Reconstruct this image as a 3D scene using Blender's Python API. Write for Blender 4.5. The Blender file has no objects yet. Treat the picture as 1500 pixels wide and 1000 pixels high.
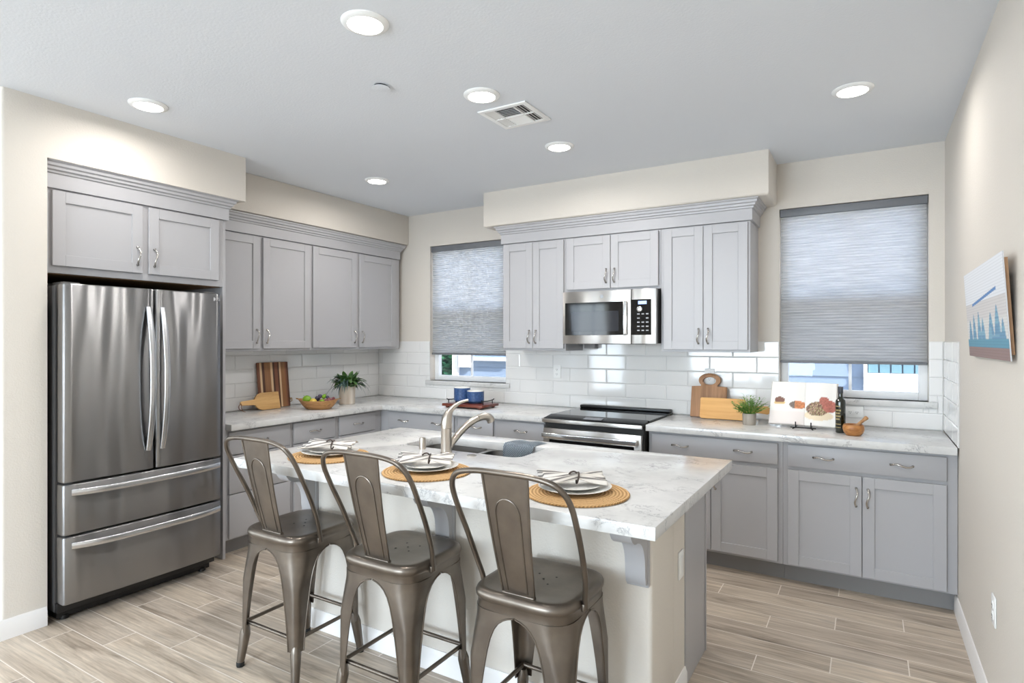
import bpy, bmesh, math, random
from math import sin, cos, pi, radians, sqrt
from mathutils import Vector, Matrix
random.seed(7)
S = bpy.context.scene
COL = S.collection

# ------------------------------------------------------------------ camera, world, lights, exposure
cam_d = bpy.data.cameras.new('camera'); cam = bpy.data.objects.new('camera', cam_d); COL.objects.link(cam)
cam.location = (4.4024, -4.6113, 1.4823); cam.rotation_euler = (radians(90), 0, radians(30.977))
cam_d.sensor_width = 36; cam_d.lens = 867.485 / 1500 * 36; cam_d.shift_y = -0.0007
cam_d.clip_start = 0.02
S.camera = cam
S.view_settings.view_transform = 'Standard'; S.view_settings.look = 'None'
S.view_settings.gamma = 1; S.view_settings.use_curve_mapping = False
S.view_settings.exposure = 0.09

world = bpy.data.worlds.new('sky'); S.world = world; world.use_nodes = True
wn = world.node_tree.nodes; wl = world.node_tree.links
sky = wn.new('ShaderNodeTexSky'); sky.sky_type = 'NISHITA'; sky.sun_disc = False
sky.sun_elevation = radians(42); sky.sun_rotation = radians(100); sky.air_density = 1.0; sky.dust_density = 1.2
hz = wn.new('ShaderNodeMix'); hz.data_type = 'RGBA'; hz.inputs[0].default_value = 0.6; hz.inputs[7].default_value = (1.9, 1.95, 2.0, 1)   # thin bright overcast
wl.new(sky.outputs[0], hz.inputs[6]); wl.new(hz.outputs[2], wn['Background'].inputs[0]); wn['Background'].inputs[1].default_value = 1.6

def light(name, kind, loc, energy, color=(1, 1, 1), rot=(0, 0, 0), **kw):
    d = bpy.data.lights.new(name, kind); d.energy = energy; d.color = color
    for k, v in kw.items(): setattr(d, k, v)
    o = bpy.data.objects.new(name, d); COL.objects.link(o); o.location = loc; o.rotation_euler = rot
    return o
sun = light('sun', 'SUN', (0, 0, 8), 24.0, (1, 0.95, 0.88), angle=radians(1))
sun.rotation_euler = Vector((0.85, -0.30, 0.68)).to_track_quat('Z', 'Y').to_euler()
DAY = (0.70, 0.85, 1.0)
# daylight entering the windows of the living area behind the camera
light('daylight_front_window', 'AREA', (-0.85, -8.40, 1.30), 45, DAY, (radians(76), 0, 0), shape='RECTANGLE', size=0.8, size_y=2.0)
light('daylight_front_window', 'AREA', (-2.8, -8.40, 1.30), 80, DAY, (radians(76), 0, 0), shape='RECTANGLE', size=1.6, size_y=2.0)
light('daylight_front_window', 'AREA', (2.3, -8.40, 1.45), 185, DAY, (radians(76), 0, 0), shape='RECTANGLE', size=2.4, size_y=1.7)
light('daylight_side_window', 'AREA', (-5.40, -6.3, 1.25), 45, DAY, (radians(76), 0, radians(-90)), shape='RECTANGLE', size=3.3, size_y=2.1)
LAMP_W = 9.5
LAMP_COL = (1.0, 0.972, 0.945)

# ------------------------------------------------------------------ mesh helpers
def new(): return bmesh.new()
def box(bm, x0, x1, y0, y1, z0, z1, bev=0.0, seg=2, mi=0):
    if x1 < x0: x0, x1 = x1, x0
    if y1 < y0: y0, y1 = y1, y0
    if z1 < z0: z0, z1 = z1, z0
    vs = [bm.verts.new(p) for p in [(x0,y0,z0),(x1,y0,z0),(x1,y1,z0),(x0,y1,z0),(x0,y0,z1),(x1,y0,z1),(x1,y1,z1),(x0,y1,z1)]]
    fs = [bm.faces.new([vs[i] for i in f]) for f in [(3,2,1,0),(4,5,6,7),(0,1,5,4),(1,2,6,5),(2,3,7,6),(3,0,4,7)]]
    for f in fs: f.material_index = mi
    if bev > 0:
        es = list({e for f in fs for e in f.edges})
        r = bmesh.ops.bevel(bm, geom=es, offset=min(bev, 0.49*min(x1-x0,y1-y0,z1-z0)), offset_type='OFFSET', segments=seg, profile=0.5, affect='EDGES')
        for f in r['faces']: f.material_index = mi
    return vs
def loft(bm, rings, cap0=True, cap1=True, closed=True, mi=0, loop=False):
    R = [[bm.verts.new(p) for p in r] for r in rings]
    n = len(R[0]); pairs = list(zip(R[:-1], R[1:]))
    if loop: pairs.append((R[-1], R[0]))
    for a, b in pairs:
        for i in range(n if closed else n-1):
            j = (i+1) % n
            f = bm.faces.new((a[i], a[j], b[j], b[i])); f.material_index = mi
    if cap0 and closed and not loop: bm.faces.new(R[0][::-1]).material_index = mi
    if cap1 and closed and not loop: bm.faces.new(R[-1]).material_index = mi
    return R
def lathe(bm, prof, c=(0,0,0), n=32, cap0=True, cap1=True, mi=0):
    return loft(bm, [[(c[0]+r*cos(2*pi*i/n), c[1]+r*sin(2*pi*i/n), c[2]+z) for i in range(n)] for r, z in prof], cap0, cap1, True, mi)
def smooth_path(pts, k=6, closed=False):
    P = [Vector(p) for p in pts]; n = len(P); out = []
    rng = range(n if closed else n-1)
    for i in rng:
        p0 = P[(i-1) % n] if (closed or i > 0) else P[0]*2-P[1]
        p1, p2 = P[i], P[(i+1) % n]
        p3 = P[(i+2) % n] if (closed or i+2 < n) else P[-1]*2-P[-2]
        for j in range(k):
            t = j/k
            out.append(0.5*((2*p1)+(p2-p0)*t+(2*p0-5*p1+4*p2-p3)*t*t+(3*p1-p0-3*p2+p3)*t**3))
    if not closed: out.append(P[-1])
    return out
def frames(P, closed=False):
    n = len(P); T = []
    for i in range(n):
        a = P[(i-1) % n] if (closed or i > 0) else P[0]
        b = P[(i+1) % n] if (closed or i < n-1) else P[-1]
        T.append((b-a).normalized())
    up = Vector((0,0,1)) if abs(T[0].z) < 0.9 else Vector((0,1,0))
    N = (up - T[0]*up.dot(T[0])).normalized(); out = []
    for i in range(n):
        N = (N - T[i]*N.dot(T[i])).normalized(); out.append((T[i], N, T[i].cross(N)))
    return out
def tube(bm, pts, r, n=10, closed=False, mi=0):
    P = [Vector(p) for p in pts]; F = frames(P, closed); rr = r if isinstance(r, (list, tuple)) else [r]*len(P)
    rings = [[P[i]+F[i][1]*rr[i]*cos(2*pi*k/n)+F[i][2]*rr[i]*sin(2*pi*k/n) for k in range(n)] for i in range(len(P))]
    return loft(bm, rings, True, True, True, mi, loop=closed)
def sweep(bm, pts, sect, up, mi=0):
    """sweep a 2-D section (list of (side, up) per point or one list) with a fixed up vector"""
    P = [Vector(p) for p in pts]; F = frames(P); rings = []
    for i, p in enumerate(P):
        T = F[i][0]; s = T.cross(Vector(up)).normalized(); u = s.cross(T).normalized()
        sc = sect[i] if isinstance(sect[0][0], (list, tuple)) else sect
        rings.append([p+s*a+u*b for a, b in sc])
    return loft(bm, rings, True, True, True, mi)
def rect(w, t, c=0.25):
    a, b = w/2, t/2; k = min(a, b)*c*2
    return [(-a+k,-b),(a-k,-b),(a,-b+k),(a,b-k),(a-k,b),(-a+k,b),(-a,b-k),(-a,-b+k)]
def prism(bm, poly, axis, a0, a1, bev=0, mi=0):
    def P(u, v, a): return {'x':(a,u,v),'y':(u,a,v),'z':(u,v,a)}[axis]
    r0 = [bm.verts.new(P(u,v,a0)) for u, v in poly]; r1 = [bm.verts.new(P(u,v,a1)) for u, v in poly]
    fs = [bm.faces.new(r0[::-1]), bm.faces.new(r1)]
    n = len(poly)
    for i in range(n): fs.append(bm.faces.new((r0[i], r0[(i+1)%n], r1[(i+1)%n], r1[i])))
    for f in fs: f.material_index = mi
    if bev:
        es = [e for e in set(fs[0].edges)|set(fs[1].edges)]
        bmesh.ops.bevel(bm, geom=es, offset=bev, offset_type='OFFSET', segments=2, profile=0.5, affect='EDGES')
def plate(bm, outer, holes, z0, z1, bev=0.0, mi=0):
    """horizontal slab with holes"""
    bm2 = bmesh.new(); es = []
    for loop in [outer]+holes:
        vs = [bm2.verts.new((x,y,z0)) for x, y in loop]
        for i in range(len(vs)): es.append(bm2.edges.new((vs[i], vs[(i+1)%len(vs)])))
    r = bmesh.ops.triangle_fill(bm2, use_beauty=True, use_dissolve=False, edges=es)
    fs = [g for g in r['geom'] if isinstance(g, bmesh.types.BMFace)]
    e = bmesh.ops.extrude_face_region(bm2, geom=fs)
    for v in [g for g in e['geom'] if isinstance(g, bmesh.types.BMVert)]: v.co.z = z1
    bmesh.ops.recalc_face_normals(bm2, faces=bm2.faces)
    bmesh.ops.dissolve_limit(bm2, angle_limit=0.01, verts=bm2.verts, edges=bm2.edges)
    if bev:
        es = [ed for ed in bm2.edges if len(ed.link_faces) == 2 and ed.calc_face_angle(0) > 1.0 and abs(ed.verts[0].co.z-ed.verts[1].co.z) < 1e-6]
        bmesh.ops.bevel(bm2, geom=es, offset=bev, offset_type='OFFSET', segments=2, profile=0.5, affect='EDGES')
    me = bpy.data.meshes.new('tmp'); bm2.to_mesh(me); bm.from_mesh(me); bm2.free(); bpy.data.meshes.remove(me)
def rrect(x0, x1, y0, y1, r, k=5):
    out = []
    for cx, cy, a in ((x1-r,y1-r,0),(x0+r,y1-r,90),(x0+r,y0+r,180),(x1-r,y0+r,270)):
        for i in range(k+1):
            t = radians(a+90*i/k); out.append((cx+r*cos(t), cy+r*sin(t)))
    return out
def obj(name, bm, mat, parent=None, smooth=40, recalc=True):
    if recalc: bmesh.ops.recalc_face_normals(bm, faces=bm.faces)
    me = bpy.data.meshes.new(name); bm.to_mesh(me); bm.free()
    for m in (mat if isinstance(mat, (list, tuple)) else [mat]): me.materials.append(m)
    if smooth and len(me.polygons):
        me.polygons.foreach_set('use_smooth', [True]*len(me.polygons)); me.set_sharp_from_angle(angle=radians(smooth))
    o = bpy.data.objects.new(name, me); COL.objects.link(o)
    if parent: o.parent = parent
    return o
def tag(o, label=None, cat=None, group=None, kind=None):
    if label: o['label'] = label
    if cat: o['category'] = cat
    if group: o['group'] = group
    if kind: o['kind'] = kind
    return o
def thing(name, label, cat, loc=(0,0,0), rz=0.0, group=None):
    o = bpy.data.objects.new(name, None); COL.objects.link(o); o.empty_display_size = 0.05
    o.location = loc; o.rotation_euler = (0, 0, rz)
    return tag(o, label, cat, group)
def struct(name, bm, mat, parent=None, smooth=30):
    o = obj(name, bm, mat, parent, smooth)
    if not parent: o['kind'] = 'structure'
    return o
def copy_tree(o, parent=None):
    c = o.copy(); COL.objects.link(c)
    if parent: c.parent = parent
    for ch in list(o.children): copy_tree(ch, c)
    return c

# ------------------------------------------------------------------ materials
def srgb(r, g, b):
    f = lambda c: c/12.92 if c <= 0.04045 else ((c+0.055)/1.055)**2.4
    return (f(r/255), f(g/255), f(b/255), 1)
class M:
    def __init__(s, name, col=(0.8,0.8,0.8,1), rough=0.5, metal=0.0, **kw):
        s.m = bpy.data.materials.new(name); s.m.use_nodes = True; s.t = s.m.node_tree; s.n = s.t.nodes; s.l = s.t.links
        s.b = s.n['Principled BSDF']; s.b.inputs['Base Color'].default_value = col
        s.b.inputs['Roughness'].default_value = rough; s.b.inputs['Metallic'].default_value = metal
        for k, v in kw.items(): s.b.inputs[k.replace('_', ' ')].default_value = v
    def node(s, t, ins={}, **attrs):
        n = s.n.new(t)
        for k, v in attrs.items(): setattr(n, k, v)
        for k, v in ins.items():
            if isinstance(v, bpy.types.NodeSocket): s.l.new(v, n.inputs[k])
            else: n.inputs[k].default_value = v
        return n
    def obj(s): return s.node('ShaderNodeTexCoord').outputs['Object']
    def mapped(s, scale=(1,1,1), rot=(0,0,0), loc=(0,0,0), src=None):
        return s.node('ShaderNodeMapping', {'Vector': src or s.obj(), 'Scale': scale, 'Rotation': rot, 'Location': loc}).outputs[0]
    def noise(s, vec, scale, detail=3, rough=0.5, dist=0.0):
        return s.node('ShaderNodeTexNoise', {'Vector': vec, 'Scale': scale, 'Detail': detail, 'Roughness': rough, 'Distortion': dist}).outputs['Fac']
    def ramp(s, fac, stops, interp='LINEAR'):
        n = s.node('ShaderNodeValToRGB', {'Fac': fac}); r = n.color_ramp; r.interpolation = interp
        while len(r.elements) < len(stops): r.elements.new(0.5)
        for e, (p, c) in zip(r.elements, stops): e.position = p; e.color = c
        return n.outputs[0]
    def mix(s, fac, a, b, mode='MIX'):
        return s.node('ShaderNodeMix', {0: fac, 6: a, 7: b}, data_type='RGBA', blend_type=mode).outputs[2]
    def math(s, op, a, b=0.0, c=0.0):
        return s.node('ShaderNodeMath', {0: a, 1: b, 2: c}, operation=op).outputs[0]
    def bump(s, h, strength=0.1, dist=0.01):
        n = s.node('ShaderNodeBump', {'Height': h, 'Strength': strength, 'Distance': dist}); s.l.new(n.outputs[0], s.b.inputs['Normal']); return n
    def base(s, c): s.l.new(c, s.b.inputs['Base Color'])
def paint(name, col, rough=0.6, bump=0.0, scale=130):
    m = M(name, col, rough)
    if bump: m.bump(m.noise(m.obj(), scale, 3), bump, 0.004)
    return m.m
WALL = paint('wall_paint', srgb(216,209,199), 0.75, 0.35)
CEIL = paint('ceiling_paint', srgb(224,228,233), 0.85, 0.25, 90)
TRIM = paint('white_trim', srgb(238,236,234), 0.35)
CAB = paint('cabinet_gray', srgb(176,175,177), 0.38)
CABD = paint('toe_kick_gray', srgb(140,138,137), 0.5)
WHITE = paint('white_plastic', srgb(242,242,240), 0.3)
VINYL = paint('white_vinyl', srgb(240,241,242), 0.35)
DARK = paint('dark_void', srgb(38,36,34), 0.6)
BLACK = paint('black_plastic', srgb(18,18,19), 0.35)
RUBBER = paint('black_rubber', srgb(20,20,20), 0.7)
WOODIN = paint('cabinet_underside_wood', srgb(120,90,55), 0.6)
IRON = M('black_iron', srgb(25,25,28), 0.45, 0.6).m
NICKEL = M('brushed_nickel', srgb(200,196,190), 0.25, 1.0).m
FAUCET = M('faucet_nickel', srgb(196,188,178), 0.3, 1.0).m
CHROME = M('bright_steel', srgb(215,215,215), 0.14, 1.0).m
GLASSB = M('black_glass', srgb(10,10,12), 0.05, 0.0, IOR=1.38).m
GROUT = paint('tile_grout', srgb(205,204,202), 0.8)
SUBWAY = M('glossy_white_tile', srgb(232,231,229), 0.07, Coat_Weight=0.3).m
GOLD = M('brass', srgb(190,150,80), 0.3, 1.0).m

def steel(name, axis, col=(178,177,176), rough=0.26, wav=0.0):
    m = M(name, srgb(*col), rough, 1.0)
    sc = {'x': (2,300,300), 'y': (300,2,300), 'z': (300,300,2)}[axis]
    n = m.noise(m.mapped(sc), 1.0, 2)
    m.l.new(m.node('ShaderNodeMapRange', {0: n, 3: rough*0.95, 4: rough*1.05}).outputs[0], m.b.inputs['Roughness'])
    m.b.inputs['Anisotropic'].default_value = 0.97
    tv = m.node('ShaderNodeCombineXYZ', {2: 1.0})
    m.l.new(tv.outputs[0], m.b.inputs['Tangent'])
    if wav:
        w = m.noise(m.mapped((6.0,6.0,0.8)), 1.0, 1)
        m.bump(w, wav, 0.06)
    return m.m
STEELF = steel('fridge_steel', 'x', (146,145,145), 0.30, 0.35)
STEELX = steel('appliance_steel', 'x', (200,197,193), 0.32)
SINKST = M('sink_steel', srgb(170,168,165), 0.3, 1.0).m
HANDLE = M('handle_steel', srgb(205,206,208), 0.26, 1.0).m
BODYG = M('fridge_side_gray', srgb(78,76,75), 0.42, 0.3).m

def gunmetal():
    m = M('gunmetal_steel', srgb(110,102,94), 0.33, 0.9)
    n = m.noise(m.obj(), 9, 4)
    m.base(m.ramp(n, [(0.3, srgb(104,96,88)), (0.7, srgb(126,117,107))]))
    return m.m
GUN = gunmetal()

def quartz():
    m = M('white_quartz', srgb(225,224,221), 0.17)
    v = m.mapped((1,1.5,1), (0,0,0.5))
    w = m.noise(v, 7.0, 9, 0.72, 0.9)
    vein = m.math('ABSOLUTE', m.math('SUBTRACT', w, 0.5))
    vr = m.ramp(vein, [(0.0, (1,1,1,1)), (0.010, (0.6,0.6,0.6,1)), (0.024, (0,0,0,1))])
    gate = m.ramp(m.noise(m.obj(), 6.5, 4, 0.6), [(0.49, (0,0,0,1)), (0.60, (1,1,1,1))])
    f = m.math('MULTIPLY', vr, gate)
    cloud = m.ramp(m.noise(m.obj(), 9, 5, 0.6), [(0.3, srgb(204,203,201)), (0.7, srgb(218,217,214))])
    m.base(m.mix(m.math('MULTIPLY', f, 0.7), cloud, srgb(128,127,131)))
    return m.m
QUARTZ = quartz()

def floor_mat():
    m = M('wood_look_plank_tile', rough=0.38)
    sep = m.node('ShaderNodeSeparateXYZ', {0: m.obj()})
    x, y = sep.outputs[0], sep.outputs[1]
    rowf = m.math('DIVIDE', m.math('SUBTRACT', -0.535, y), 0.1548)
    row = m.math('FLOOR', rowf); fr = m.math('FRACT', rowf)
    u = m.math('DIVIDE', m.math('ADD', m.math('SUBTRACT', x, 4.258), m.math('MULTIPLY', row, 0.3045)), 0.9135)
    pid = m.math('FLOOR', u); fu = m.math('FRACT', u)
    gy = m.math('LESS_THAN', m.math('MINIMUM', fr, m.math('SUBTRACT', 1.0, fr)), 0.0145)
    gx = m.math('LESS_THAN', m.math('MINIMUM', fu, m.math('SUBTRACT', 1.0, fu)), 0.0026)
    g = m.math('MAXIMUM', gx, gy)
    idv = m.node('ShaderNodeCombineXYZ', {0: pid, 1: row}).outputs[0]
    wn_ = m.node('ShaderNodeTexWhiteNoise', {0: idv}, noise_dimensions='2D')
    off = m.node('ShaderNodeVectorMath', {0: wn_.outputs[1], 1: (30,30,30)}, operation='MULTIPLY').outputs[0]
    pv = m.node('ShaderNodeVectorMath', {0: m.obj(), 1: off}, operation='ADD').outputs[0]
    g1 = m.noise(m.mapped((1.1,9,1), src=pv), 1.6, 6, 0.62, 0.7)
    g2 = m.noise(m.mapped((2.5,60,1), src=pv), 1.5, 4, 0.6)
    base = m.ramp(g1, [(0.28, srgb(146,133,119)), (0.46, srgb(188,174,158)), (0.62, srgb(206,193,177)), (0.8, srgb(164,155,143))])
    fine = m.ramp(g2, [(0.3, (0.72,0.71,0.70,1)), (0.65, (1.05,1.04,1.03,1))])
    c = m.mix(1.0, base, fine, 'MULTIPLY')
    tone = m.ramp(wn_.outputs[0], [(0, (0.84,0.83,0.83,1)), (0.5, (1.0,0.99,0.97,1)), (1, (1.10,1.09,1.06,1))])
    c = m.mix(1.0, c, tone, 'MULTIPLY')
    m.base(m.mix(g, c, srgb(226,217,206)))
    h = m.math('SUBTRACT', m.math('MULTIPLY', g2, 0.15), g)
    m.bump(h, 0.35, 0.0015)
    return m.m
FLOOR = floor_mat()

def wood(name, c0, c1, axis, scale=1.0, rough=0.5, dist=0.6):
    m = M(name, rough=rough)
    sc = {'x': (3,40,40), 'y': (40,3,40), 'z': (40,40,3)}[axis]
    n = m.noise(m.mapped(tuple(s*scale for s in sc)), 1.0, 5, 0.6, dist)
    m.base(m.ramp(n, [(0.3, srgb(*c0)), (0.7, srgb(*c1))]))
    return m.m
PADDLEW = wood('bamboo_wood', (196,150,92), (222,180,120), 'y')
TALLW = wood('acacia_board_wood', (138,96,62), (184,138,98), 'z', 0.8)
YELW = wood('maple_board_wood', (206,152,84), (226,176,108), 'x', 0.6)
BOWLW = wood('olive_bowl_wood', (150,102,58), (196,148,94), 'x', 1.0, 0.45, 1.5)
MORTW = wood('olive_mortar_wood', (150,92,45), (200,142,82), 'x', 1.0, 0.4, 2.0)
PESTW = wood('pestle_wood', (150,105,65), (186,142,96), 'z', 1.0)
TRAYW = wood('mahogany_tray_wood', (84,36,24), (120,58,40), 'x', 0.6, 0.35)
POTW = wood('whitewashed_wood', (196,178,158), (226,216,204), 'z', 0.5, 0.7)
POTG = wood('gray_wood_pot', (150,140,128), (186,176,164), 'z', 0.6, 0.7)
STICKW = wood('picture_wood', (150,110,80), (190,150,110), 'z')
def strips():
    m = M('striped_hardwood', rough=0.45)
    y = m.node('ShaderNodeSeparateXYZ', {0: m.obj()}).outputs[1]
    t = m.math('DIVIDE', m.math('ADD', y, 0.15), 0.30)
    dk, md, lt, rd = srgb(92,58,40), srgb(160,112,72), srgb(226,192,150), srgb(140,88,62)
    c = m.ramp(t, [(0,rd),(0.055,lt),(0.125,dk),(0.205,md),(0.40,lt),(0.475,dk),(0.535,rd),(0.635,dk),(0.685,lt),(0.745,md),(0.88,rd),(0.93,dk)], 'CONSTANT')
    n = m.noise(m.mapped((60,60,4)), 1.0, 4)
    m.base(m.mix(1.0, c, m.ramp(n, [(0.3,(0.82,0.82,0.82,1)),(0.7,(1.1,1.1,1.1,1))]), 'MULTIPLY'))
    return m.m
STRIPS = strips()
def jute():
    m = M('woven_jute', rough=0.9)
    sep = m.node('ShaderNodeSeparateXYZ', {0: m.obj()})
    r = m.math('SQRT', m.math('ADD', m.math('POWER', sep.outputs[0], 2.0), m.math('POWER', sep.outputs[1], 2.0)))
    a = m.math('ARCTAN2', sep.outputs[1], sep.outputs[0])
    rings = m.math('SINE', m.math('MULTIPLY', r, 480.0))
    tw = m.math('SINE', m.math('ADD', m.math('MULTIPLY', a, 90.0), m.math('MULTIPLY', r, 900.0)))
    n = m.noise(m.obj(), 160, 3)
    h = m.math('ADD', m.math('MULTIPLY', rings, 0.5), m.math('ADD', m.math('MULTIPLY', tw, 0.35), n))
    m.base(m.ramp(m.math('MULTIPLY', m.math('ADD', h, 1.0), 0.4), [(0.2, srgb(128,92,52)), (0.55, srgb(196,152,98)), (0.9, srgb(226,188,136))]))
    m.bump(h, 0.7, 0.003)
    return m.m
JUTE = jute()
CERAM = M('white_ceramic', srgb(232,230,224), 0.18).m
def col_attr(name, rough=0.6):
    m = M(name, rough=rough)
    a = m.node('ShaderNodeAttribute', attribute_name='Col'); m.base(a.outputs['Color']); return m
NAPKIN = col_attr('striped_linen', 0.9).m
PAGES = col_attr('printed_page', 0.4).m
CANVAS = col_attr('printed_canvas', 0.6).m
NRING = paint('dark_twine', srgb(84,74,68), 0.8)
def towel():
    m = M('blue_gray_waffle_cloth', rough=0.95)
    v = m.obj()
    sp = m.node('ShaderNodeSeparateXYZ', {0: v})
    a = m.math('SINE', m.math('MULTIPLY', sp.outputs[0], 640.0)); b = m.math('SINE', m.math('MULTIPLY', m.math('SUBTRACT', sp.outputs[2], sp.outputs[1]), 640.0))
    ck = m.math('ADD', m.math('MULTIPLY', m.math('MULTIPLY', a, b), 0.5), 0.5)
    m.base(m.ramp(ck, [(0.25, srgb(92,104,118)), (0.6, srgb(182,192,200))]))
    m.bump(ck, 0.6, 0.003)
    return m.m
TOWEL = towel()
def ribbed(name, c0, c1):
    m = M(name, rough=0.35)
    z = m.node('ShaderNodeSeparateXYZ', {0: m.obj()}).outputs[2]
    n = m.noise(m.obj(), 70, 3)
    m.base(m.ramp(n, [(0.3, c0), (0.7, c1)]))
    m.bump(m.math('SINE', m.math('MULTIPLY', z, 700.0)), 0.25, 0.002)
    return m.m
BLUEC = ribbed('blue_glaze', srgb(44,72,118), srgb(66,98,146))
BLUED = paint('dark_blue_glaze', srgb(28,40,66), 0.35)
def leafmat(name, c0, c1):
    m = M(name, rough=0.5)
    n = m.noise(m.obj(), 30, 2)
    m.base(m.ramp(n, [(0.35, srgb(*c0)), (0.7, srgb(*c1))]))
    m.b.inputs['Subsurface Weight'].default_value = 0.0
    return m.m
LEAFA = leafmat('broad_leaf', (48,84,44), (104,140,76))
LEAFD = leafmat('blue_green_leaf', (40,62,62), (78,104,100))
LEAFB = leafmat('bright_green_leaf', (70,122,44), (140,182,84))
BUSHM = leafmat('outdoor_bush', (70,160,120), (140,215,160))
LIME = paint('lime_skin', srgb(122,164,42), 0.35)
LEMON = paint('pear_skin', srgb(214,186,84), 0.4)
FIG = paint('plum_skin', srgb(74,68,92), 0.45)
GRAPE = paint('red_grape_skin', srgb(126,72,76), 0.35)
BOTTLE = M('dark_bottle_glass', srgb(22,26,14), 0.06, Coat_Weight=0.6).m
CAPM = paint('bottle_cap', srgb(58,60,66), 0.4)
LEATHER = paint('leather_cord', srgb(110,62,38), 0.7)
def emis(name, col, st):
    m = M(name, col); m.b.inputs['Emission Color'].default_value = col; m.b.inputs['Emission Strength'].default_value = st; return m.m
LENS = emis('lamp_lens', (1.0, 0.97, 0.93, 1), 9.0)
SCREEN_DISPLAY = emis('blue_clock_display', (0.35, 0.5, 0.9, 1), 0.8)
def glass():
    m = bpy.data.materials.new('window_glass'); m.use_nodes = True; t = m.node_tree; t.nodes.clear()
    o = t.nodes.new('ShaderNodeOutputMaterial'); mx = t.nodes.new('ShaderNodeMixShader'); tr = t.nodes.new('ShaderNodeBsdfTransparent'); gl = t.nodes.new('ShaderNodeBsdfGlossy')
    gl.inputs['Roughness'].default_value = 0.0; mx.inputs[0].default_value = 0.015
    t.links.new(tr.outputs[0], mx.inputs[1]); t.links.new(gl.outputs[0], mx.inputs[2]); t.links.new(mx.outputs[0], o.inputs[0]); return m
GLASS = glass()
def shade_mat():
    m = bpy.data.materials.new('cellular_shade_fabric'); m.use_nodes = True; t = m.node_tree; n = t.nodes; n.clear(); L = t.links
    o = n.new('ShaderNodeOutputMaterial'); mx = n.new('ShaderNodeMixShader'); tr = n.new('ShaderNodeBsdfTranslucent'); df = n.new('ShaderNodeBsdfDiffuse')
    tc = n.new('ShaderNodeTexCoord'); mp = n.new('ShaderNodeMapping'); mp.inputs['Scale'].default_value = (5, 5, 120)
    no = n.new('ShaderNodeTexNoise'); no.inputs['Scale'].default_value = 1.0; no.inputs['Detail'].default_value = 4
    r = n.new('ShaderNodeValToRGB'); r.color_ramp.elements[0].position = 0.3; r.color_ramp.elements[0].color = srgb(206,206,206); r.color_ramp.elements[1].position = 0.7; r.color_ramp.elements[1].color = srgb(232,231,230)
    L.new(tc.outputs['Object'], mp.inputs[0]); L.new(mp.outputs[0], no.inputs['Vector']); L.new(no.outputs['Fac'], r.inputs[0])
    sz = n.new('ShaderNodeSeparateXYZ'); L.new(tc.outputs['Object'], sz.inputs[0])
    md = n.new('ShaderNodeMath'); md.operation = 'SUBTRACT'; L.new(sz.outputs[2], md.inputs[0]); md.inputs[1].default_value = 0.018
    dv = n.new('ShaderNodeMath'); dv.operation = 'DIVIDE'; L.new(md.outputs[0], dv.inputs[0]); dv.inputs[1].default_value = 0.01958
    fr = n.new('ShaderNodeMath'); fr.operation = 'FRACT'; L.new(dv.outputs[0], fr.inputs[0])
    fold = n.new('ShaderNodeValToRGB'); e = fold.color_ramp.elements; e[0].position = 0.0; e[0].color = (0.70, 0.71, 0.73, 1); e[1].position = 0.22; e[1].color = (1, 1, 1, 1)   # doubled cloth at each glued fold
    L.new(fr.outputs[0], fold.inputs[0])
    mu = n.new('ShaderNodeMix'); mu.data_type = 'RGBA'; mu.blend_type = 'MULTIPLY'; mu.inputs[0].default_value = 1.0; L.new(r.outputs[0], mu.inputs[6]); L.new(fold.outputs[0], mu.inputs[7])
    L.new(mu.outputs[2], tr.inputs[0]); L.new(mu.outputs[2], df.inputs[0]); mx.inputs[0].default_value = 0.75
    L.new(df.outputs[0], mx.inputs[1]); L.new(tr.outputs[0], mx.inputs[2]); L.new(mx.outputs[0], o.inputs[0]); return m
SHADE = shade_mat()
SHADERAIL = paint('shade_rail_gray', srgb(112,114,118), 0.45)
def screen_mat():
    m = bpy.data.materials.new('insect_screen_mesh'); m.use_nodes = True; t = m.node_tree; n = t.nodes; n.clear()
    o = n.new('ShaderNodeOutputMaterial'); mx = n.new('ShaderNodeMixShader'); tr = n.new('ShaderNodeBsdfTransparent'); df = n.new('ShaderNodeBsdfDiffuse')
    df.inputs[0].default_value = srgb(70,74,80); mx.inputs[0].default_value = 0.35
    t.links.new(tr.outputs[0], mx.inputs[1]); t.links.new(df.outputs[0], mx.inputs[2]); t.links.new(mx.outputs[0], o.inputs[0]); return m
INSECT = screen_mat()
SIDING = paint('blue_gray_siding', srgb(130,150,176), 0.7, 0.2, 60)
EXTW = paint('exterior_white_trim', srgb(240,242,244), 0.5)
EXTG = paint('exterior_concrete', srgb(190,188,182), 0.8, 0.3)

# ------------------------------------------------------------------ room
W, H = 4.821, 2.743
XF = 0.728          # face of the fridge soffit and alcove wall
XW, YS = -5.5, -8.5 # far sides of the living area
bm = new(); box(bm, XW-0.15, W+0.15, YS-0.15, 0.15, -0.10, 0.0); struct('floor', bm, FLOOR)
bm = new(); box(bm, XW-0.15, W+0.15, YS-0.15, 0.15, H, H+0.12); struct('ceiling', bm, CEIL)
W1 = (0.688, 1.572, 1.092, 2.415); W2 = (3.862, 4.738, 1.092, 2.420)
def wall_with(bm, a0, a1, z1, holes, put):
    holes = sorted(holes); cur = a0
    for h0, h1, z0, zt in holes:
        put(bm, cur, h0, 0, z1); put(bm, h0, h1, 0, z0); put(bm, h0, h1, zt, z1); cur = h1
    put(bm, cur, a1, 0, z1)
bm = new(); wall_with(bm, -0.15, W+0.15, H, [W1, W2], lambda b, a, c, z0, z1: box(b, a, c, 0, 0.15, z0, z1)); struct('wall_back', bm, WALL)
bm = new(); box(bm, W, W+0.15, YS, 0.0, 0, H); struct('wall_right', bm, WALL)
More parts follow.
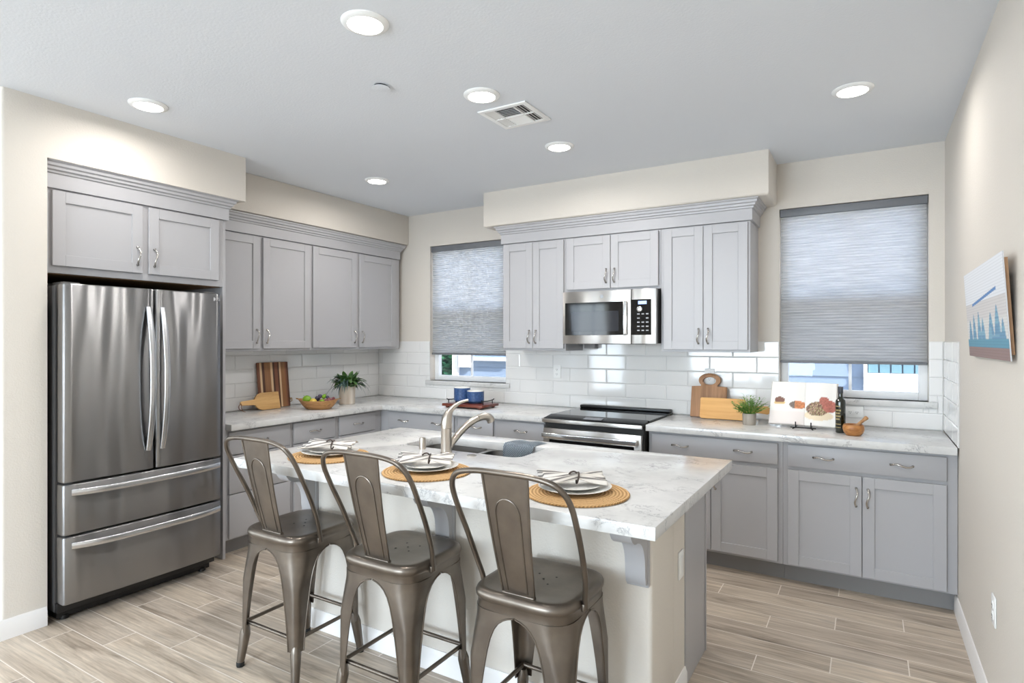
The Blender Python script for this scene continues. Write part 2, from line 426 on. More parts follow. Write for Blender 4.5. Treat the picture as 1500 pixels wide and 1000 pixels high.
bm = new(); box(bm, -0.15, 0, -3.21, 0, 0, H); struct('wall_left', bm, WALL)
def rounded_soffit(name, x0, x1, y0, y1, z0, z1, r):
    # vertical and lower outside edges are bullnosed
    bm = new(); rings = []
    for k in range(5):
        a = radians(90*k/4); d = r*(1-sin(a)); z = z0+r*(1-cos(a))
        rings.append([(x0+d, y1, z), (x0+d, y0+d+0.0, z), (x1-d-r*0.3, y0+d, z), (x1-d-r*0.09, y0+d+r*0.09, z), (x1-d, y0+d+r*0.3, z), (x1-d, y1, z)])
    rings.append([(p[0], p[1], z1) for p in rings[-1]])
    loft(bm, rings, True, True); return struct(name, bm, WALL, smooth=60)
rounded_soffit('wall_soffit_back', 1.592, 3.846, -0.402, 0.0, 2.445, H, 0.022)
bm = new(); box(bm, 0.0, 0.414, -2.06, 0.0, 2.450, H, 0.008); struct('wall_soffit_left', bm, WALL)
bm = new(); box(bm, 0.0, XF, -3.208, -2.056, 2.440, H); struct('wall_soffit_fridge', bm, WALL)
bm = new(); prism(bm, [(XW,-3.40),(XF-0.014,-3.40),(XF-0.0095,-3.3992),(XF-0.004,-3.396),(XF-0.0008,-3.3905),(XF,-3.386),(XF,-3.208),(XW,-3.208)], 'z', 0, H); struct('wall_alcove', bm, WALL, smooth=50)
# living area walls behind the camera
FW = [(-1.25, -0.45, 0.25, 2.35), (-3.6, -2.0, 0.25, 2.35), (1.1, 3.5, 0.6, 2.3)]
bm = new(); wall_with(bm, XW-0.15, W+0.15, H, FW, lambda b, a, c, z0, z1: box(b, a, c, YS-0.15, YS, z0, z1)); struct('wall_front', bm, WALL)
bm = new(); wall_with(bm, YS, -3.30, H, [(-8.0, -4.6, 0.1, 2.35)], lambda b, a, c, z0, z1: box(b, XW-0.15, XW, a, c, z0, z1)); struct('wall_side', bm, WALL)
for i, (a, c, z0, z1) in enumerate(FW):
    bm = new()
    for q in ((a, a+0.05), (c-0.05, c), ((a+c)/2-0.03, (a+c)/2+0.03)): box(bm, q[0], q[1], YS-0.10, YS-0.04, z0, z1)
    box(bm, a, c, YS-0.10, YS-0.04, z0, z0+0.05); box(bm, a, c, YS-0.10, YS-0.04, z1-0.05, z1)
    struct('window_%d' % (i+3), bm, VINYL)
bm = new()
for q in ((-8.0,-7.95),(-4.65,-4.6),(-6.34,-6.26)): box(bm, XW-0.10, XW-0.04, q[0], q[1], 0.1, 2.35)
box(bm, XW-0.10, XW-0.04, -8.0, -4.6, 0.1, 0.16); box(bm, XW-0.10, XW-0.04, -8.0, -4.6, 2.29, 2.35)
struct('window_6', bm, VINYL)
# baseboards
def base_poly(t=0.013, h=0.098): return [(0,0),(t,0),(t,h-0.022),(t-0.004,h-0.012),(t-0.007,h),(0,h)]
bm = new(); prism(bm, [(W-u, v) for u, v in base_poly()], 'y', -8.5, -0.585); struct('baseboard_right', bm, TRIM)
bm = new(); prism(bm, [(XF+u, v) for u, v in base_poly()], 'y', -3.413, -3.212); prism(bm, [(-3.40-u, v) for u, v in base_poly()], 'x', XW, XF)
struct('baseboard_left', bm, TRIM)

# windows 1 and 2
def window(n, w):
    x0, x1, z0, z1 = w; y0, y1 = 0.075, 0.125; f = 0.05
    bm = new()
    box(bm, x0, x0+f, y0, y1, z0, z1, 0.004); box(bm, x1-f, x1, y0, y1, z0, z1, 0.004)
    box(bm, x0+f, x1-f, y0, y1, z0, z0+f, 0.004); box(bm, x0+f, x1-f, y0, y1, z1-f, z1, 0.004)
    zr = z0 + 0.665; xm = (x0+x1)/2
    root = struct('window_%d' % n, bm, VINYL)
    bm = new(); box(bm, x0+f, x1-f, y0-0.006, y1-0.006, zr-0.028, zr+0.028, 0.003); obj('meeting_rail', bm, VINYL, root)
    bm = new(); box(bm, xm-0.009, xm+0.009, y0+0.008, y0+0.026, z0+f, zr-0.028); box(bm, xm-0.009, xm+0.009, y0+0.018, y0+0.036, zr+0.028, z1-f); obj('muntin', bm, VINYL, root)
    bm = new(); box(bm, x0+f, x1-f, y0+0.030, y0+0.034, z0+f, zr); box(bm, x0+f, x1-f, y0+0.038, y0+0.042, zr, z1-f); obj('window_pane', bm, GLASS, root)
    bm = new(); box(bm, x0+f, x1-f, y1-0.004, y1-0.002, z0+f, zr); obj('insect_screen', bm, INSECT, root)
    # quartz stool
    bm = new(); box(bm, x0-0.045, x1+0.045, -0.022, 0.001, z0-0.040, z0, 0.003); box(bm, x0, x1, 0.0, y0, z0-0.02, z0, 0); obj('window_sill', bm, QUARTZ, root)
window(1, W1); window(2, W2)
def shade(w, zb, label):
    x0, x1 = w[0]+0.004, w[1]-0.004; zt = w[3]-0.001
    root = thing('cellular_shade', label, 'window shade', ((x0+x1)/2, 0.035, zb), 0, 'gray cellular shades')
    hw = (x1-x0)/2
    bm = new(); box(bm, -hw, hw, -0.026, 0.020, zt-zb-0.055, zt-zb-0.002, 0.004); obj('headrail', bm, SHADERAIL, root)
    bm = new(); box(bm, -hw, hw, -0.014, 0.014, 0.0, 0.018, 0.004); obj('bottom_rail', bm, SHADERAIL, root)
    bm = new(); z = 0.018; p = 0.0195; top = zt-zb-0.055; n = int((top-z)/p); p = (top-z)/n
    ring = []
    zz = []
    for i in range(n*2+1): zz.append((z+p*i/2, -0.0105 if i % 2 else -0.0035))
    a = [[(-hw+0.006, y, q), (hw-0.006, y, q)] for q, y in zz]
    loft(bm, a, False, False, False)
    b = [[(-hw+0.006, -y, q), (hw-0.006, -y, q)] for q, y in zz]
    loft(bm, b[:1]+b[1:], False, False, False)
    obj('pleated_fabric', bm, SHADE, root, smooth=0, recalc=False)
    return root
shade(W1, 1.345, 'gray pleated cellular shade in the narrow window above the tray with blue cups')
shade(W2, 1.325, 'gray pleated cellular shade in the wide window above the open cookbook')

# ------------------------------------------------------------------ subway tile backsplash
def tiles(name, a0, a1, z0, z1, holes, put, phase):
    """put(bm, a0,a1,z0,z1, depth list) maps wall coordinates to the room"""
    bm = new(); P = 0.3320; R = 0.11445; g = 0.0012; top = 1.477
    k = 5; zt = top; row = 0
    def cut(rects, h):
        out = []
        for (a, b, c, d) in rects:
            x0, x1, y0, y1 = h
            if b <= x0 or a >= x1 or d <= y0 or c >= y1: out.append((a, b, c, d)); continue
            if a < x0: out.append((a, x0, c, d))
            if b > x1: out.append((x1, b, c, d))
            m0, m1 = max(a, x0), min(b, x1)
            if c < y0: out.append((m0, m1, c, y0))
            if d > y1: out.append((m0, m1, y1, d))
        return out
    while zt > z0+0.005:
        zb = max(zt-R, z0); ph = phase + (0.5*P if row % 2 == 0 else 0)
        a = a0 - ((a0-ph) % P)
        while a < a1:
            rs = [(max(a, a0), min(a+P, a1), zb, zt)]
            for h in holes: rs = cut(rs, h)
            for (p, q, c, d) in rs:
                if q-p < 0.006 or d-c < 0.006: continue
                p, q, c, d = p+g, q-g, c+g, d-g
                b = min(0.006, (q-p)*0.4, (d-c)*0.4)
                V = [put(p,c,0.001), put(q,c,0.001), put(q,d,0.001), put(p,d,0.001),
                     put(p,c,0.006), put(q,c,0.006), put(q,d,0.006), put(p,d,0.006),
                     put(p+b,c+b,0.0082), put(q-b,c+b,0.0082), put(q-b,d-b,0.0082), put(p+b,d-b,0.0082)]
                vs = [bm.verts.new(v) for v in V]
                for f in ((0,1,5,4),(1,2,6,5),(2,3,7,6),(3,0,4,7),(4,5,9,8),(5,6,10,9),(6,7,11,10),(7,4,8,11),(8,9,10,11)): bm.faces.new([vs[i] for i in f])
            a += P
        zt -= R; row += 1
    rs = [(a0, a1, z0, z1)]
    for h in holes: rs = cut(rs, h)
    for (p, q, c, d) in rs:
        vs = [bm.verts.new(put(*v)) for v in ((p,c,0.0),(q,c,0.0),(q,d,0.0),(p,d,0.0),(p,c,0.005),(q,c,0.005),(q,d,0.005),(p,d,0.005))]
        for f in ((0,1,2,3),(4,5,6,7),(0,1,5,4),(1,2,6,5),(2,3,7,6),(3,0,4,7)): bm.faces.new([vs[i] for i in f]).material_index = 1
    o = struct(name, bm, [SUBWAY, GROUT], smooth=0)
    return o
CT = 0.914
hs = [(W1[0], W1[1], 0, 3), (W2[0], W2[1], 0, 3)]
hb = [(w[0], w[1], w[2]-0.0, 3) for w in (W1, W2)] + [(w[0]-0.045, w[1]+0.045, w[2]-0.04, w[2]) for w in (W1, W2)]
tiles('wall_backsplash_back', 0.009, W-0.009, CT, 1.477, hb, lambda a, z, d: (a, -0.0005-d, z), 2.551-0.166)
tiles('wall_backsplash_left', -2.16, -0.0005, CT, 1.477, [], lambda a, z, d: (0.0005+d, a, z), -1.654)
tiles('wall_backsplash_right', -0.700, -0.0005, CT, 1.477, [], lambda a, z, d: (W-0.0005-d, a, z), -0.30)

# ------------------------------------------------------------------ cabinets
def pull_mesh(vertical=True, L=0.105):
    bm = new(); n = 13; pts = []; rad = []
    for i in range(n):
        t = -1+2*i/(n-1); s = t*L/2
        d = -0.006-0.023*(1-abs(t)**2.4)
        tw = 0.006*sin(t*pi)
        pts.append((tw, d, s) if vertical else (s, d, -tw)); rad.append(0.0042+0.0022*abs(t)**3+0.0012*(1-abs(t)))
    tube(bm, pts, rad, 10)
    for sgn in (-1, 1):
        s = sgn*L/2*0.985
        p = (0, 0, s) if vertical else (s, 0, 0); q = (0, -0.012, s) if vertical else (s, -0.012, 0)
        tube(bm, [p, q], [0.0075, 0.005], 10)
    bmesh.ops.recalc_face_normals(bm, faces=bm.faces)
    me = bpy.data.meshes.new('handle'); bm.to_mesh(me); bm.free(); me.materials.append(NICKEL)
    me.polygons.foreach_set('use_smooth', [True]*len(me.polygons)); return me
PULLV, PULLH = pull_mesh(True), pull_mesh(False)
def handle(parent, x, z, vertical=True):
    o = bpy.data.objects.new('handle', PULLV if vertical else PULLH); COL.objects.link(o); o.parent = parent
    o.location = (x, -0.0205, z); return o
def door(root, x0, x1, z0, z1, hx=None, hz=None, st=0.060):
    bm = new(); b = 0.0014; y0, y1 = -0.0205, -0.001
    box(bm, x0, x0+st, y0, y1, z0, z1, b, 1); box(bm, x1-st, x1, y0, y1, z0, z1, b, 1)
    box(bm, x0+st, x1-st, y0, y1, z0, z0+st, b, 1); box(bm, x0+st, x1-st, y0, y1, z1-st, z1, b, 1)
    box(bm, x0+st-0.002, x1-st+0.002, y0+0.009, y1-0.004, z0+st-0.002, z1-st+0.002)
    d = obj('door', bm, CAB, root, smooth=30)
    if hx is not None: handle(d, hx, hz)
    return d
def drawer(root, x0, x1, z0, z1, hxs):
    bm = new(); box(bm, x0, x1, -0.0205, -0.001, z0, z1, 0.002, 2)
    d = obj('drawer', bm, CAB, root, smooth=30)
    for h in hxs: handle(d, h, (z0+z1)/2, False)
    return d
def carcass(root, x0, x1, depth, z0, z1, bottom=None):
    bm = new(); box(bm, x0, x1, 0, depth, z0, z1, 0.0012, 1); return obj('carcass', bm, CAB, root, smooth=30)
FY = -0.34; LB = -0.64
# upper cabinets on the back wall
def upper_back(x0, x1, z0, doors, label):
    r = thing('upper_cabinet', label, 'cabinet', (x0, FY, z0), 0, 'gray shaker wall cabinets')
    carcass(r, 0, x1-x0, -FY-0.001, 0, 2.297-z0)
    for a, b, c, d, hx in doors: door(r, a-x0, b-x0, c-z0, d-z0, hx-x0, c-z0+0.095)
    return r
upper_back(1.752, 2.338, 1.402, [(1.763,2.044,1.420,2.288,2.016), (2.048,2.327,1.420,2.288,2.077)], 'tall gray two-door wall cabinet between the narrow window and the microwave')
upper_back(2.339, 3.109, 1.866, [(2.357,2.721,1.884,2.288,2.690), (2.726,3.093,1.884,2.288,2.757)], 'short gray two-door wall cabinet directly over the microwave')
upper_back(3.110, 3.722, 1.402, [(3.133,3.412,1.420,2.288,3.382), (3.416,3.707,1.420,2.288,3.447)], 'tall gray two-door wall cabinet between the microwave and the wide window')
# upper cabinets on the left wall (local x runs along +y)
def upper_left(y0, y1, doors, label):
    r = thing('upper_cabinet', label, 'cabinet', (0.34, y0, 1.402), radians(90), 'gray shaker wall cabinets')
    carcass(r, 0, y1-y0, 0.339, 0, 0.895)
    for a, b, hx in doors: door(r, a-y0, b-y0, 0.020, 0.886, hx-y0, 0.115)
upper_left(-2.158, -1.176, [(-2.140,-1.677,-1.707), (-1.646,-1.190,-1.616)], 'gray two-door wall cabinet beside the refrigerator above the cutting boards')
upper_left(-1.175, -0.062, [(-1.161,-0.658,-0.690), (-0.624,-0.132,-0.592)], 'gray two-door wall cabinet in the corner above the fruit bowl and leafy plant')
# crown mouldings
def crown(name, path, label):
    prof = [(0.002,2.298),(0.014,2.300),(0.014,2.376),(0.022,2.380),(0.024,2.391),(0.034,2.396),(0.036,2.409),(0.046,2.415),(0.049,2.429),(0.058,2.436),(0.058,2.4435),(-0.02,2.4435),(-0.02,2.298)]
    P = [Vector(p) for p in path]; n = len(P); rings = []
    for i in range(n):
        d0 = (P[i]-P[i-1]).normalized() if i else (P[1]-P[0]).normalized()
        d1 = (P[i+1]-P[i]).normalized() if i < n-1 else d0
        n0 = Vector((d0.y,-d0.x)); n1 = Vector((d1.y,-d1.x)); m = (n0+n1).normalized(); k = 1/max(0.3, m.dot(n0))
        rings.append([(P[i].x+m.x*o*k, P[i].y+m.y*o*k, z) for o, z in prof])
    bm = new(); loft(bm, rings, True, True); return tag(obj(name, bm, CAB, smooth=25), label, 'crown molding', 'gray crown moldings')
crown('crown_molding', [(1.752,-0.018),(1.752,FY),(3.722,FY),(3.722,-0.018)], 'stepped gray crown molding over the cabinets around the microwave')
crown('crown_molding', [(0.34,-2.158),(0.34,-0.075),(0.018,-0.075)], 'stepped gray crown molding over the cabinets above the cutting boards and fruit')
crown('crown_molding', [(0.662,-3.200),(0.662,-2.160),(0.424,-2.160)], 'stepped gray crown molding over the refrigerator cabinet')
# fridge surround cabinet
r = thing('fridge_cabinet', 'gray two-door cabinet above the stainless refrigerator with a tall side panel', 'cabinet', (0.66, -3.204, 0), radians(90), None)
bm = new(); box(bm, 0.003, 1.022, 0, 0.656, 1.846, 2.297, 0.0012, 1); obj('carcass', bm, CAB, r)
bm = new(); box(bm, 0.01, 1.012, 0.02, 0.655, 1.842, 1.8455); obj('underside_panel', bm, WOODIN, r)
door(r, 0.038, 0.497, 1.886, 2.288, 0.466, 1.985); door(r, 0.532, 0.983, 1.886, 2.288, 0.563, 1.985)
bm = new(); box(bm, 1.0225, 1.042, 0, 0.659, 0.0, 2.297, 0.0012, 1); obj('side_panel', bm, CAB, r)

# base cabinets (front at local y = 0)
def base_cab(x0, x1, fronts, label, left=False, fill=(0,0)):
    r = thing('base_cabinet', label, 'cabinet', (0.64, x0, 0) if left else (x0, LB, 0), radians(90) if left else 0, 'gray shaker base cabinets')
    w = x1-x0
    bm = new(); box(bm, 0, w, 0, 0.638, 0.112, 0.8705, 0.0012, 1); obj('carcass', bm, CAB, r)
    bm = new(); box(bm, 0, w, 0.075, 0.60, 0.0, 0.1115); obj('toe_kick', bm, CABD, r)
    for f in fronts:
        if f[0] == 'drawer': drawer(r, f[1]-x0, f[2]-x0, f[3], f[4], [h-x0 for h in f[5]])
        else: door(r, f[1]-x0, f[2]-x0, f[3], f[4], f[5]-x0, f[6])
    return r
base_cab(3.116, 3.9575, [('drawer',3.143,3.929,0.722,0.852,(3.333,3.728)), ('door',3.143,3.530,0.130,0.697,3.500,0.58), ('door',3.534,3.929,0.130,0.697,3.562,0.58)], 'gray base cabinet beside the range under the two leaning wooden boards')
base_cab(3.9585, W-0.002, [('drawer',3.987,4.770,0.722,0.852,(4.178,4.566)), ('door',3.987,4.374,0.125,0.700,4.346,0.58), ('door',4.378,4.770,0.125,0.700,4.404,0.58)], 'gray base cabinet in the corner by the painting under the cookbook')
base_cab(0.6405, 1.487, [('drawer',0.748,1.468,0.720,0.852,(0.923,1.293)), ('door',0.748,1.106,0.125,0.697,1.078,0.58), ('door',1.110,1.468,0.125,0.697,1.138,0.58)], 'gray base cabinet with a wide two-handle drawer beside the inner corner')
base_cab(1.488, 1.866, [('drawer',1.512,1.852,0.720,0.852,(1.689,)), ('door',1.512,1.852,0.125,0.697,1.824,0.58)], 'narrow gray base cabinet under the narrow window between two wider ones')
base_cab(1.867, 2.331, [('drawer',1.879,2.312,0.720,0.852,(2.110,)), ('door',1.879,2.312,0.125,0.697,2.280,0.58)], 'gray base cabinet with one drawer directly beside the range')
base_cab(-2.158, -1.618, [('drawer',-2.133,-1.636,0.697,0.852,(-1.885,)), ('drawer',-2.133,-1.636,0.430,0.690,(-1.885,)), ('drawer',-2.133,-1.636,0.125,0.423,(-1.885,))], 'gray three-drawer base cabinet beside the refrigerator', True)
base_cab(-1.617, -1.169, [('drawer',-1.599,-1.194,0.697,0.852,(-1.397,)), ('door',-1.599,-1.194,0.125,0.690,-1.225,0.58)], 'gray base cabinet under the fruit bowl beside the three-drawer one', True)
base_cab(-1.168, -0.6405, [('drawer',-1.143,-0.731,0.697,0.852,(-0.937,)), ('door',-1.143,-0.731,0.125,0.690,-0.765,0.58)], 'gray base cabinet at the inner corner under the leafy potted plant', True)

# countertops
def top(outer, holes, label):
    bm = new(); plate(bm, outer, holes, 0.8715, CT, 0.0025)
    return tag(obj('countertop', bm, QUARTZ, smooth=30), label, 'countertop', 'white quartz countertops')
top([(0.0095,-2.156),(0.700,-2.156),(0.716,-0.716),(0.716,-0.700),(2.333,-0.700),(2.333,-0.0095),(0.0095,-0.0095)] and
    [(0.0095,-2.156),(0.716,-2.156),(0.716,-0.700),(2.333,-0.700),(2.333,-0.0095),(0.0095,-0.0095)], [], 'L-shaped white quartz countertop running from the refrigerator to the range')
top([(3.112,-0.700),(W-0.0095,-0.700),(W-0.0095,-0.0095),(3.112,-0.0095)], [], 'white quartz countertop carrying the cookbook and oil bottle')
SX0, SX1, SY0, SY1 = 2.212, 2.950, -2.135, -1.815
top([(1.769,-2.843),(3.849,-2.843),(3.849,-1.652),(1.769,-1.652)], [rrect(SX0, SX1, SY0, SY1, 0.055)], 'white quartz island countertop set with three place mats around the sink')

# ------------------------------------------------------------------ island
bm = new(); box(bm, 1.89, 3.73, -2.505, -2.20, 0, 0.871, 0.018, 4); box(bm, 3.60, 3.73, -2.22, -2.056, 0, 0.871, 0.0); box(bm, 1.89, 2.02, -2.22, -2.056, 0, 0.871, 0.0); struct('wall_island', bm, WALL, smooth=50)
bm = new(); prism(bm, [(-2.505-u, v) for u, v in base_poly()], 'x', 1.877, 3.743); prism(bm, [(1.89-u, v) for u, v in base_poly()], 'y', -2.518, -2.056)
prism(bm, [(3.73+u, v) for u, v in base_poly(0.012,0.09)], 'y', -2.518, -2.056); struct('baseboard_island', bm, TRIM)
r = thing('island_cabinet', 'gray sink base cabinet behind the island wall with a smooth end panel', 'cabinet', (0,0,0))
bm = new(); 
box(bm, 1.90, 1.918, -2.054, -1.70, 0.112, 0.871); box(bm, 1.918, 3.70, -2.054, -2.045, 0.112, 0.871); box(bm, 1.918, 3.70, -2.045, -1.70, 0.112, 0.13)
box(bm, 1.918, 3.70, -1.715, -1.70, 0.13, 0.871); obj('carcass', bm, CAB, r)
bm = new(); box(bm, 3.7015, 3.735, -2.054, -1.690, 0.0, 0.871, 0.0012, 1); box(bm, 3.735, 3.739, -1.706, -1.690, 0, 0.871, 0.001, 1); obj('end_panel', bm, CAB, r)
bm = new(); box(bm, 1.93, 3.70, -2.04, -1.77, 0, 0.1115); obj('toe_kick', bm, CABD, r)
for i in range(4):
    a = 1.93+i*0.4425
    bm = new(); st = 0.06; y0, y1 = -1.699, -1.680
    box(bm, a, a+st, y0, y1, 0.13, 0.85, 0.0014, 1); box(bm, a+0.435-st, a+0.435, y0, y1, 0.13, 0.85, 0.0014, 1)
    box(bm, a+st, a+0.435-st, y0, y1, 0.13, 0.13+st); box(bm, a+st, a+0.435-st, y0, y1, 0.85-st, 0.85); box(bm, a+st, a+0.435-st, y0, y1-0.009, 0.13+st, 0.85-st)
    obj('door', bm, CAB, r)
def corbel(x, label):
    r = thing('corbel', label, 'corbel', (x, -2.505, 0.5885), 0, 'corbels under the island overhang')
    bm = new(); box(bm, -0.004, 0.079, -0.020, -0.0005, 0, 0.2825, 0.002, 1); obj('back_plate', bm, CAB, r)
    poly = [(-0.0205,0.012),(-0.032,0.012),(-0.040,0.022),(-0.045,0.045)]
    for i in range(9):
        t = i/8; poly.append((-0.046-0.104*(t**2.2), 0.06+0.135*sin(t*pi/2)))
    poly += [(-0.165,0.200),(-0.182,0.212),(-0.195,0.230),(-0.200,0.250),(-0.200,0.2825),(-0.0205,0.2825)]
    bm = new(); prism(bm, poly, 'x', 0.0, 0.075); obj('scroll_bracket', bm, CAB, r, smooth=35)
corbel(1.897, 'gray corbel at the refrigerator end of the island wall'); corbel(2.772, 'gray corbel midway along the island wall'); corbel(3.646, 'gray corbel at the island corner near the wall outlet')

# sink
r = thing('sink', 'stainless double-bowl sink set under the island countertop', 'sink', (0,0,0))
def basin(x0, x1, y0, y1):
    bm = new(); rings = []
    for d, z, rr in ((0.0,0.870,0.06),(0.002,0.83,0.06),(0.008,0.70,0.06),(0.02,0.685,0.06),(0.05,0.680,0.05)): rings.append([(x,y,z) for x, y in rrect(x0+d, x1-d, y0+d, y1-d, rr)])
    loft(bm, rings, False, True)
    cx, cy = (x0+x1)/2, (y0+y1)/2
    lathe(bm, [(0.045,0.6805),(0.045,0.683),(0.030,0.683),(0.028,0.6815)], (cx, cy, 0), 20, False, True)
    bmesh.ops.recalc_face_normals(bm, faces=bm.faces); bmesh.ops.reverse_faces(bm, faces=bm.faces)
    return obj('basin', bm, SINKST, r, recalc=False)
basin(SX0-0.006, 2.585, SY0-0.006, SY1+0.006); basin(2.612, SX1+0.006, SY0-0.006, SY1+0.006)
bm = new(); plate(bm, rrect(SX0-0.03, SX1+0.03, SY0-0.03, SY1+0.03, 0.07), [rrect(SX0-0.005, 2.586, SY0-0.005, SY1+0.005, 0.06), rrect(2.611, SX1+0.005, SY0-0.005, SY1+0.005, 0.06)], 0.8660, 0.8712); obj('rim', bm, SINKST, r)
# faucet
r = thing('faucet', 'brushed nickel pull-out faucet with a curved lever beside the sink', 'faucet', (2.571, -2.207, CT))
bm = new(); lathe(bm, [(0.030,0.0),(0.030,0.006),(0.0275,0.008),(0.0268,0.124),(0.0275,0.126)], (0,0,0), 32); obj('body', bm, FAUCET, r)
bm = new(); sp = smooth_path([(0,0,0.127),(0,0,0.150),(0.002,0.003,0.175),(0.006,0.010,0.198),(0.013,0.022,0.218),(0.026,0.042,0.238),(0.046,0.066,0.254),(0.070,0.092,0.263)], 4)
rr_ = [0.0278,0.0275,0.0255,0.0205,0.0145,0.0105,0.0082,0.0062]
tube(bm, sp, [rr_[min(7,i//4)]+(rr_[min(7,i//4+1)]-rr_[min(7,i//4)])*(i%4)/4 for i in range(len(sp))], 20); obj('lever', bm, FAUCET, r)
bm = new(); sp = smooth_path([(0.008,0.012,0.030),(0.022,0.050,0.072),(0.040,0.095,0.115),(0.060,0.140,0.146),(0.075,0.172,0.160)], 6)
tube(bm, sp, [0.0165+0.0015*min(1,i/14) for i in range(len(sp))], 16); obj('spout', bm, FAUCET, r)
bm = new(); sp = smooth_path([(0.0755,0.173,0.1605),(0.087,0.198,0.167),(0.098,0.222,0.166),(0.106,0.238,0.156),(0.110,0.247,0.140)], 6)
tube(bm, sp, [0.0185+0.004*i/(len(sp)-1) for i in range(len(sp))], 16); obj('spray_head', bm, FAUCET, r)
bm = new(); lathe(bm, [(0.018,0),(0.0175,0.052),(0.016,0.058),(0.010,0.060)], (0,0,0), 24)
o = tag(obj('air_gap_cap', bm, FAUCET), 'short brushed nickel air gap cylinder beside the faucet', 'air gap'); o.location = (2.394, -2.180, CT)
r = thing('disposal_button', 'round flush nickel button set in the countertop in front of the sink', 'button', (2.719, -2.195, CT))
bm = new(); lathe(bm, [(0.024,0),(0.024,0.003),(0.018,0.0035),(0.018,0.001)], n=24); obj('ring', bm, FAUCET, r)
bm = new(); lathe(bm, [(0.016,0.0),(0.016,0.004),(0.012,0.005)], n=20); obj('push_cap', bm, FAUCET, r)
# towel draped over the sink edge
bm = new(); rows = []
prof = [(-1.700,0.9165),(-1.74,0.918),(-1.79,0.9185),(-1.822,0.918),(-1.836,0.908),(-1.845,0.880),(-1.850,0.84),(-1.856,0.80),(-1.864,0.76)]
for y, z in prof:
    k = max(0, (0.915-z)/0.155); row = []
    for i in range(15):
        t = i/14; x = 2.680+0.190*t - 0.015*k + 0.025*(1-t)*k
        row.append((x+ (0.03 if z > 0.914 else 0.0)*((-1.70-y)/-0.12+1)*0.5, y + 0.006*sin(t*9+y*20)*(0.3+k), z + 0.003*sin(t*11)*(z > 0.914)+0.002))
    rows.append(row)
loft(bm, rows, False, False, False)
g = bmesh.ops.solidify(bm, geom=bm.faces[:], thickness=-0.005)
tag(obj('dish_towel', bm, TOWEL, smooth=60), 'blue-gray waffle dish towel draped over the sink edge', 'towel')

# ------------------------------------------------------------------ refrigerator
r = thing('refrigerator', 'stainless French-door refrigerator with two freezer drawers in the alcove', 'refrigerator', (0.85, -3.187, 0), radians(90))
FWd = 0.885
bm = new(); box(bm, 0.004, FWd-0.004, 0.105, 0.80, 0.055, 1.775, 0.004); obj('body', bm, BODYG, r)
bm = new(); box(bm, 0.02, FWd-0.02, 0.12, 0.70, 0.012, 0.055); box(bm, 0.006, FWd-0.006, 0.085, 0.12, 0.052, 0.104, 0.004); obj('base_grille', bm, BLACK, r)
for x in (0.06, FWd-0.06):
    bm = new(); lathe(bm, [(0.022,0.0),(0.022,0.022),(0.012,0.026),(0.012,0.058)], (x,0.135,0), 16); obj('foot', bm, BLACK, r)
def fdoor(name, x0, x1, z0, z1):
    bm = new(); n = 12; rings = []; bow = 0.010
    def yy(x): t = (x-FWd/2)/(FWd/2); return 0.012*t*t
    xs = [x0+0.004+(x1-x0-0.008)*i/n for i in range(n+1)]
    def ring(z, ins):
        top_ = [(x, yy(x)+ins, z) for x in xs]; top_[0] = (x0+0.010+ins*0.5, yy(x0)+ins, z); top_[-1] = (x1-0.010-ins*0.5, yy(x1)+ins, z)
        return [(x0+ins, 0.012+yy(x0)+ins*0.2, z)]+top_+[(x1-ins, 0.012+yy(x1)+ins*0.2, z), (x1-ins, 0.085, z), (x0+ins, 0.085, z)]
    loft(bm, [ring(z0, 0.006), ring(z0+0.002, 0.002), ring(z0+0.007, 0.0), ring(z1-0.007, 0.0), ring(z1-0.002, 0.002), ring(z1, 0.006)], True, True)
    return obj(name, bm, STEELF, r, smooth=50)
d1 = fdoor('door', 0.006, 0.4585, 0.742, 1.782); d2 = fdoor('door', 0.4645, FWd-0.004, 0.742, 1.782)
w1 = fdoor('freezer_drawer', 0.006, FWd-0.004, 0.468, 0.732); w2 = fdoor('freezer_drawer', 0.006, FWd-0.004, 0.108, 0.458)
for d, x in ((d1, 0.421), (d2, 0.500)):
    bm = new(); pts = []; sec = []
    for i in range(25):
        t = -1+2*i/24; pts.append((x, -0.006-0.052*(1-abs(t)**2.2), 1.265+0.412*t)); sec.append(rect(0.034-0.006*abs(t)**6, 0.013, 0.3))
    sweep(bm, pts, sec, (0,-1,0)); obj('handle', bm, HANDLE, d, smooth=50)
for d, z in ((w1, 0.690), (w2, 0.412)):
    bm = new(); pts = []; sec = []
    for i in range(25):
        t = -1+2*i/24; pts.append((0.452+0.410*t, 0.004-0.052*(1-abs(t)**4), z)); sec.append(rect(0.036, 0.014, 0.3))
    sweep(bm, pts, [[(b, a) for a, b in s] for s in sec], (0,0,1)); obj('handle', bm, HANDLE, d, smooth=50)
bm = new(); box(bm, 0.02, 0.10, 0.05, 0.18, 1.776, 1.792, 0.004); box(bm, FWd-0.10, FWd-0.02, 0.05, 0.18, 1.776, 1.792, 0.004); obj('hinge_cover', bm, BODYG, r)
LOGO = M('silver_mark', srgb(205,205,208), 0.35, 0.6).m
def text(s, size, loc, rot, mat, parent, name='lettering', ex=0.0004):
    c = bpy.data.curves.new(name, 'FONT'); c.body = s; c.size = size; c.extrude = ex; c.align_x = 'CENTER'; c.align_y = 'CENTER'
    o = bpy.data.objects.new(name, c); COL.objects.link(o); me = bpy.data.meshes.new_from_object(o.evaluated_get(bpy.context.evaluated_depsgraph_get()))
    bpy.data.objects.remove(o); me.materials.clear(); me.materials.append(mat)
    o = bpy.data.objects.new(name, me); COL.objects.link(o); o.location = loc; o.rotation_euler = rot; o.parent = parent; return o
